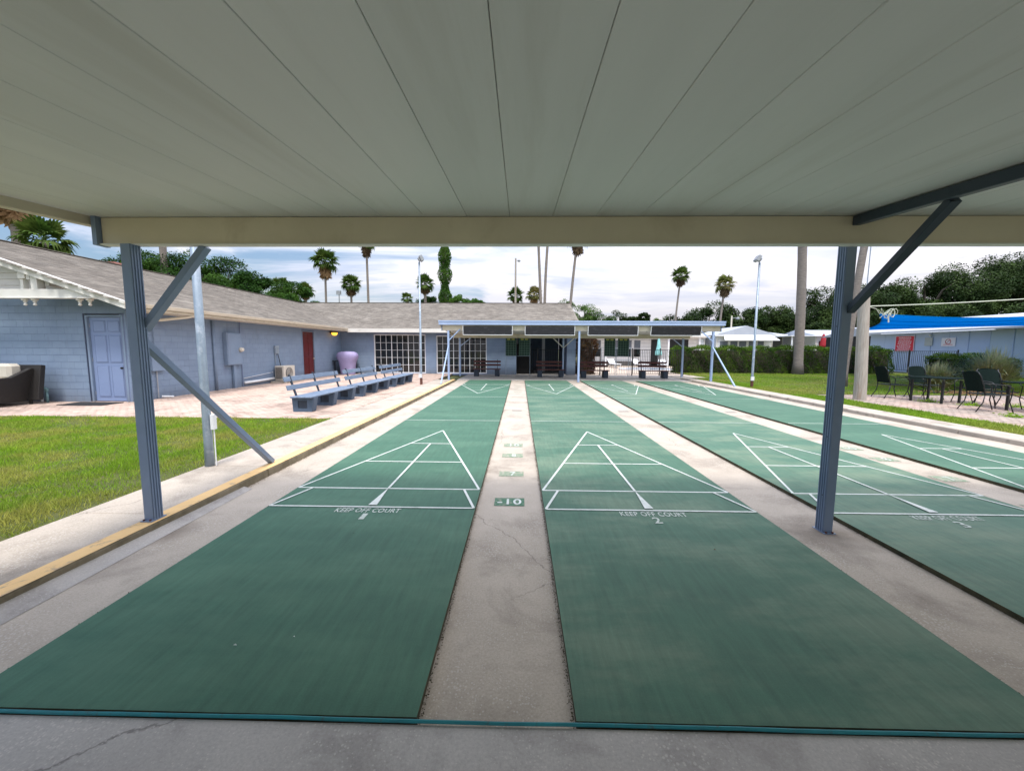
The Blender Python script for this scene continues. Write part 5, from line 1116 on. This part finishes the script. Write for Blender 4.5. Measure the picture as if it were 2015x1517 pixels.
# palms: fan fronds one by one
def fan_mesh(mt, droop=.35, rad=1.0, pet=1.0, nb=13, seed=1, wid=.12):
    g_ = random.Random(seed); mb = MB()
    mb.tube([(0, 0, 0), (pet*.6, 0, .05), (pet, 0, 0)], [.03, .02, .015], 4)
    for k in range(nb):
        a = R(-105+210*k/(nb-1)); d = Vector((math.cos(a), math.sin(a), 0)); n_ = Vector((-math.sin(a), math.cos(a), 0)); o = Vector((pet, 0, 0)); r_ = rad*g_.uniform(.8, 1.05)*(1 if abs(a) < 1.2 else .85)
        p1 = o+d*r_*.55+Vector((0, 0, -.03)); p2 = o+d*r_*.85+Vector((0, 0, -droop*r_*.5)); p3 = o+d*r_+Vector((0, 0, -droop*r_*1.1)); w1 = wid*rad
        mb.add([o, p1-n_*w1, p1+n_*w1, p2-n_*w1*.5, p2+n_*w1*.5, p3], [(0, 1, 2), (1, 3, 4, 2), (3, 5, 4)])
    return mb.mesh('frond', mt)
fans = {}
def palm(label, base, top, r0, r1, crown=1.7, nf=26, skirt=0., mt='frond', full=True, seed=0, spread=(-35, 80), name='fan_palm', bend=0., dmt='dead2'):
    t = thing(name, label, 'palm tree', base, 0)
    b = Vector(base); tp = Vector(top)-b; g_ = random.Random(seed+5)
    pts = []; rs = []
    nseg = 16
    for k in range(nseg+1):
        u = k/nseg; p = tp*u+Vector((bend*math.sin(math.pi*u), 0, 0)); pts.append(p); rs.append((r0*1.35 if k == 0 else r0+(r1-r0)*u)*(1+.03*(k % 2)))
    tr = MB().tube(pts, rs, 12)
    part('trunk', tr, 'trunk', t, local=True, smooth=True)
    key = (mt, round(crown, 2))
    if full:
        if key not in fans: fans[key] = [fan_mesh(mt, dr, crown*.55, crown*.5, seed=s_) for s_, dr in ((1, .15), (2, .4), (3, .7))]
        for k in range(nf):
            el = spread[0]+(spread[1]-spread[0])*((k+.5)/nf)**.9; az = k*2.39996+g_.uniform(-.2, .2)
            me = fans[key][0 if el > 35 else 1 if el > 0 else 2]
            o = link('frond', me, t, loc=tuple(tp+Vector((0, 0, .1)))); o.rotation_euler = (g_.uniform(-.3, .3), -R(el), az); s_ = g_.uniform(.85, 1.12); o.scale = (s_, s_, s_)
    if skirt:
        if ('sk', dmt, round(crown, 2)) not in fans: fans[('sk', dmt, round(crown, 2))] = fan_mesh(dmt, .25, crown*.55, crown*.35, seed=9, wid=.11)
        me = fans[('sk', dmt, round(crown, 2))]
        for k in range(int(14+8*skirt)):
            o = link('dead_frond', me, t, loc=tuple(tp+Vector((0, 0, -.05-.5*skirt*(k % 5)/5*crown)))); o.rotation_euler = (g_.uniform(-.4, .4), R(g_.uniform(62, 88)), k*2.39996); 
    return t
palm('fan palm with green crown and hanging brown skirt, tallest left of the floodlight pole', (-30.3, 60, 0), (-30.1, 60, 14.6), .17, .15, 2.1, 30, 1., seed=1, dmt='dead')
palm('short fan palm with round green crown above the valley roof', (-26.2, 60, 0), (-26.2, 60, 11.2), .17, .15, 1.75, 30, .4, seed=2)
palm('tall thin palm trunk with brown skirt just below the canopy beam', (-23.5, 60, 0), (-23.6, 60, 17.4), .19, .16, 1.6, 20, 1.2, seed=3, dmt='dead2')
palm('low palm crown at the roof valley, right of the dense trees', (-35.8, 58, 0), (-35.8, 58, 10.6), .25, .2, 1.6, 24, .2, seed=4)
palm('low palm crown second along from the dense trees', (-33.4, 60, 0), (-33.4, 60, 10.3), .25, .2, 1.5, 24, .2, seed=5)
palm('tiny palm crown barely over the club roof', (-19.2, 66, 0), (-19.2, 66, 9.9), .2, .2, 1.2, 18, 0, seed=6)
palm('palm crown just left of the bright vine covered trunk', (-14.2, 58, 0), (-14.2, 58, 11.0), .25, .2, 1.6, 24, .2, seed=7)
palm('low palm crown behind the tall street light', (-.7, 62, 0), (-.7, 62, 9.8), .25, .2, 1.5, 24, .2, seed=8)
palm('pale yellowish palm crown beside the thin trunks', (2.2, 62, 0), (2.2, 62, 10.0), .25, .2, 1.5, 24, .3, 'frondpale', seed=9, dmt='dead')
palm('slender palm trunk rising out of view, left of a close pair', (3.6, 60, 0), (2.5, 60, 21), .23, .18, 2, 20, .8, seed=10)
palm('slender palm trunk rising out of view, right of a close pair', (3.85, 60, 0), (4.3, 60, 21), .22, .18, 2, 20, .8, seed=11, bend=-.3)
palm('leaning palm with brown skirt under the canopy beam', (7.2, 60, 0), (8.6, 60, 18.4), .24, .17, 2, 20, 1.4, seed=12, bend=-.15, dmt='dead2')
palm('tall thin palm with small dark crown over the far canopy', (23.6, 60, 0), (24.3, 60, 12.6), .15, .12, 1.55, 26, .5, seed=13, bend=-.15)
palm('tall thin palm with pale golden crown over the far canopy end', (30.4, 60, 0), (31.0, 60, 11.3), .17, .13, 1.65, 28, .8, 'frondpale', seed=14, bend=-.15)
palm('thick grey palm trunk standing in front of the hedge', (18.55, 26.0, 0), (18.0, 26.0, 12), .28, .23, 2, 20, .5, seed=15, bend=.10)
palm('leaning palm trunk behind the near right post', (14.6, 17.6, 0), (15.38, 17.6, 9.5), .14, .135, 1.6, 16, .5, seed=16, bend=-.10)
# shaggy palm left and the green palm behind the roof
palm('shaggy palm with long hanging brown dead fronds over the roof', (-43.0, 33, 0), (-43.0, 33, 15.0), .42, .36, 2.9, 26, .9, seed=17, dmt='dead')
palm('green fan palm peeking over the shingle roof below the shaggy one', (-40.6, 33, 0), (-40.7, 33, 10.5), .3, .25, 2.0, 26, .3, seed=18)
palm('palm with brown skirt behind the dense trees and near post', (-31.0, 33.6, 0), (-31.0, 33.6, 12.4), .28, .25, 1.5, 20, 1.0, seed=19, dmt='dead')
# vine covered trunk
t = thing('vine_covered_trunk', 'bare trunk wrapped in climbing green vines beside the roof', 'tree', (-11.6, 60, 0)); part('trunk', MB().tube([(-11.6, 60, 0), (-11.7, 60, 18)], [.35, .3], 8), 'trunk', t)
zz_ = rng.uniform(4, 17.6, 16000); aa = rng.uniform(0, 6.28, 16000); rr2 = .35+.55*rng.random(16000)+.18*np.sin(zz_*2.1)+.15*np.sin(aa*2+zz_)+.35*np.clip((10.5-zz_)/5, 0, 1); link('vines', leaves('vines', np.stack([rr2*np.cos(aa), rr2*np.sin(aa), zz_], 1), .2, 'vine', .1), t)

# ------------------------------------------------------------------ hedge, shrubs, tussock
def hedge(label, x0, x1, y0, y1, z1, n, name='hedge', mt='hedge', leaf=.075, core='hedge_core', lump=.10):
    t = thing(name, label, 'hedge', ((x0+x1)/2, (y0+y1)/2, 0))
    ax, ay, az = (x1-x0), (y1-y0), z1
    A = np.array([ax*az, ax*az*.4, ax*ay, ay*az, ay*az]); k = rng.choice(5, n, p=A/A.sum()); u, v = rng.random(n), rng.random(n)
    X = np.where(k < 3, x0+u*ax, np.where(k == 3, x0, x1)); Y = np.where(k == 0, y0, np.where(k == 1, y1, y0+v*ay)); Z = np.where(k == 2, z1, np.where(k < 2, v*az, u*az))
    Y = np.where(k == 2, y0+v*ay, Y)
    P = np.stack([X, Y, Z], 1); c = np.array([(x0+x1)/2, (y0+y1)/2, z1*.4])
    # round the vertical edges, lumpy surface
    lp = lump*(np.sin(P[:, 0]*3.3+P[:, 2]*2.1)+np.sin(P[:, 0]*7.7+1.2*P[:, 1]+P[:, 2]*5.1)*.6+rng.normal(size=n)*.45)
    nrm = np.stack([np.where(k == 3, -1, np.where(k == 4, 1, 0)), np.where(k == 0, -1, np.where(k == 1, 1, 0)), np.where(k == 2, 1, 0)], 1).astype(float)
    P += nrm*lp[:, None]; ed = np.clip((P[:, 2]-z1*.72)/(z1*.28), 0, 1)**2*.16; P[:, 1] += np.where(k == 0, ed, np.where(k == 1, -ed, 0))
    er = np.minimum(P[:, 0]-x0, x1-P[:, 0]); P[:, 2] -= np.where(k == 2, np.clip(.35-er, 0, .35)*.5, 0)
    P[:, 2] = np.maximum(P[:, 2], .02)
    P -= np.array([(x0+x1)/2, (y0+y1)/2, 0])
    link('foliage', leaves('foliage', P, leaf, mt, .55), t)
    mb = MB(); d = .17; mb.box(x0+d, y0+d, 0, x1-d, y1-d, z1-d); part('dark_core', mb, 'bark', t)  # plain dark box, no branches: stands in for the shaded inside of the hedge
    return t
hedge('long clipped green hedge behind the right lawn, from pool to cut post', 10.75, 25.2, 26.5, 27.8, 1.75, 52000)
hedge('clipped dark bush in front of the black fence by the shed', 25.7, 28.6, 23.8, 25.0, 1.3, 12000, 'clipped_bush')
hedge('low loose shrub right of the clipped bush', 28.3, 29.6, 23.2, 24.2, 1.2, 4500, 'loose_shrub')
hedge('bronze leaved shrub beside the passage pier', 3.75, 4.9, 25.0, 26.2, 2.5, 9000, 'bronze_shrub', 'redleaf', .08)
def tussock(label, x, y, h, n, spread, mt='tuss'):
    t0_ = rng.uniform(0, 2*np.pi, n); le = np.abs(rng.normal(0, .5, n)).clip(0, 1.3)*spread; hh = h*rng.uniform(.6, 1.15, n); b = np.stack([rng.normal(0, .12, n), rng.normal(0, .12, n), np.zeros(n)], 1)
    d = np.stack([np.cos(t0_), np.sin(t0_), 0*t0_], 1); s_ = np.stack([-np.sin(t0_), np.cos(t0_), 0*t0_], 1)
    up_ = np.array([0, 0, 1.]); mid = b+d*(le*.35*h)[:, None]+up_*(hh*.62*np.cos(le*.5))[:, None]; tip = b+d*(le*1.15*h)[:, None]+up_*(hh*(1-.45*le))[:, None]; w_ = .02
    V = np.stack([b-s_*w_, b+s_*w_, mid+s_*w_*.8, mid-s_*w_*.8, tip], 1).reshape(-1, 3); n5 = np.arange(n)*5
    Fq = np.stack([n5, n5+1, n5+2], 1); F2 = np.stack([n5, n5+2, n5+3], 1); F3 = np.stack([n5+3, n5+2, n5+4], 1)
    o = link('tussock_grass', np_mesh('tussock', V, np.concatenate([Fq, F2, F3]), 3, mt), loc=(x, y, .03)); o['label'] = label; o['category'] = 'plant'; return o
tussock('big fountain of yellow green tussock grass before the blue shed', 19.9, 16.6, 1.75, 1300, 1.4)
tussock('drooping tan tussock clump left of the big one', 18.0, 16.9, 1.15, 800, 1.6)
# long grass fringe around the post, dead leaves near the tussock
P = np.stack([rng.normal(17.3, .8, 900), rng.normal(14.9, .35, 900), np.full(900, .06)], 1); debris('dead_grass', P, .10, 'dead', 'dead tan leaves fallen in front of the tussocks')
# paint flecks, leaves on the courts
for k, (x, y, s_, lb) in enumerate(((-1.57, 1.95, .011, 'pale fleck lying on the first court, largest'), (1.62, 3.06, .012, 'dark speck lying on the second court below its number'), (-1.28, 2.02, .006, 'small pale fleck on the first court beside the largest'))):
    solo('fallen_leaf', MB().add([(x-s_, y, .006), (x, y-s_*.5, .010), (x+s_, y, .005), (x, y+s_*.5, .011)], [(0, 1, 2, 3)]), 'line' if k % 2 == 0 else 'dead2', lb, 'leaf', (x, y, .005), group='tiny flecks of debris on the near courts')
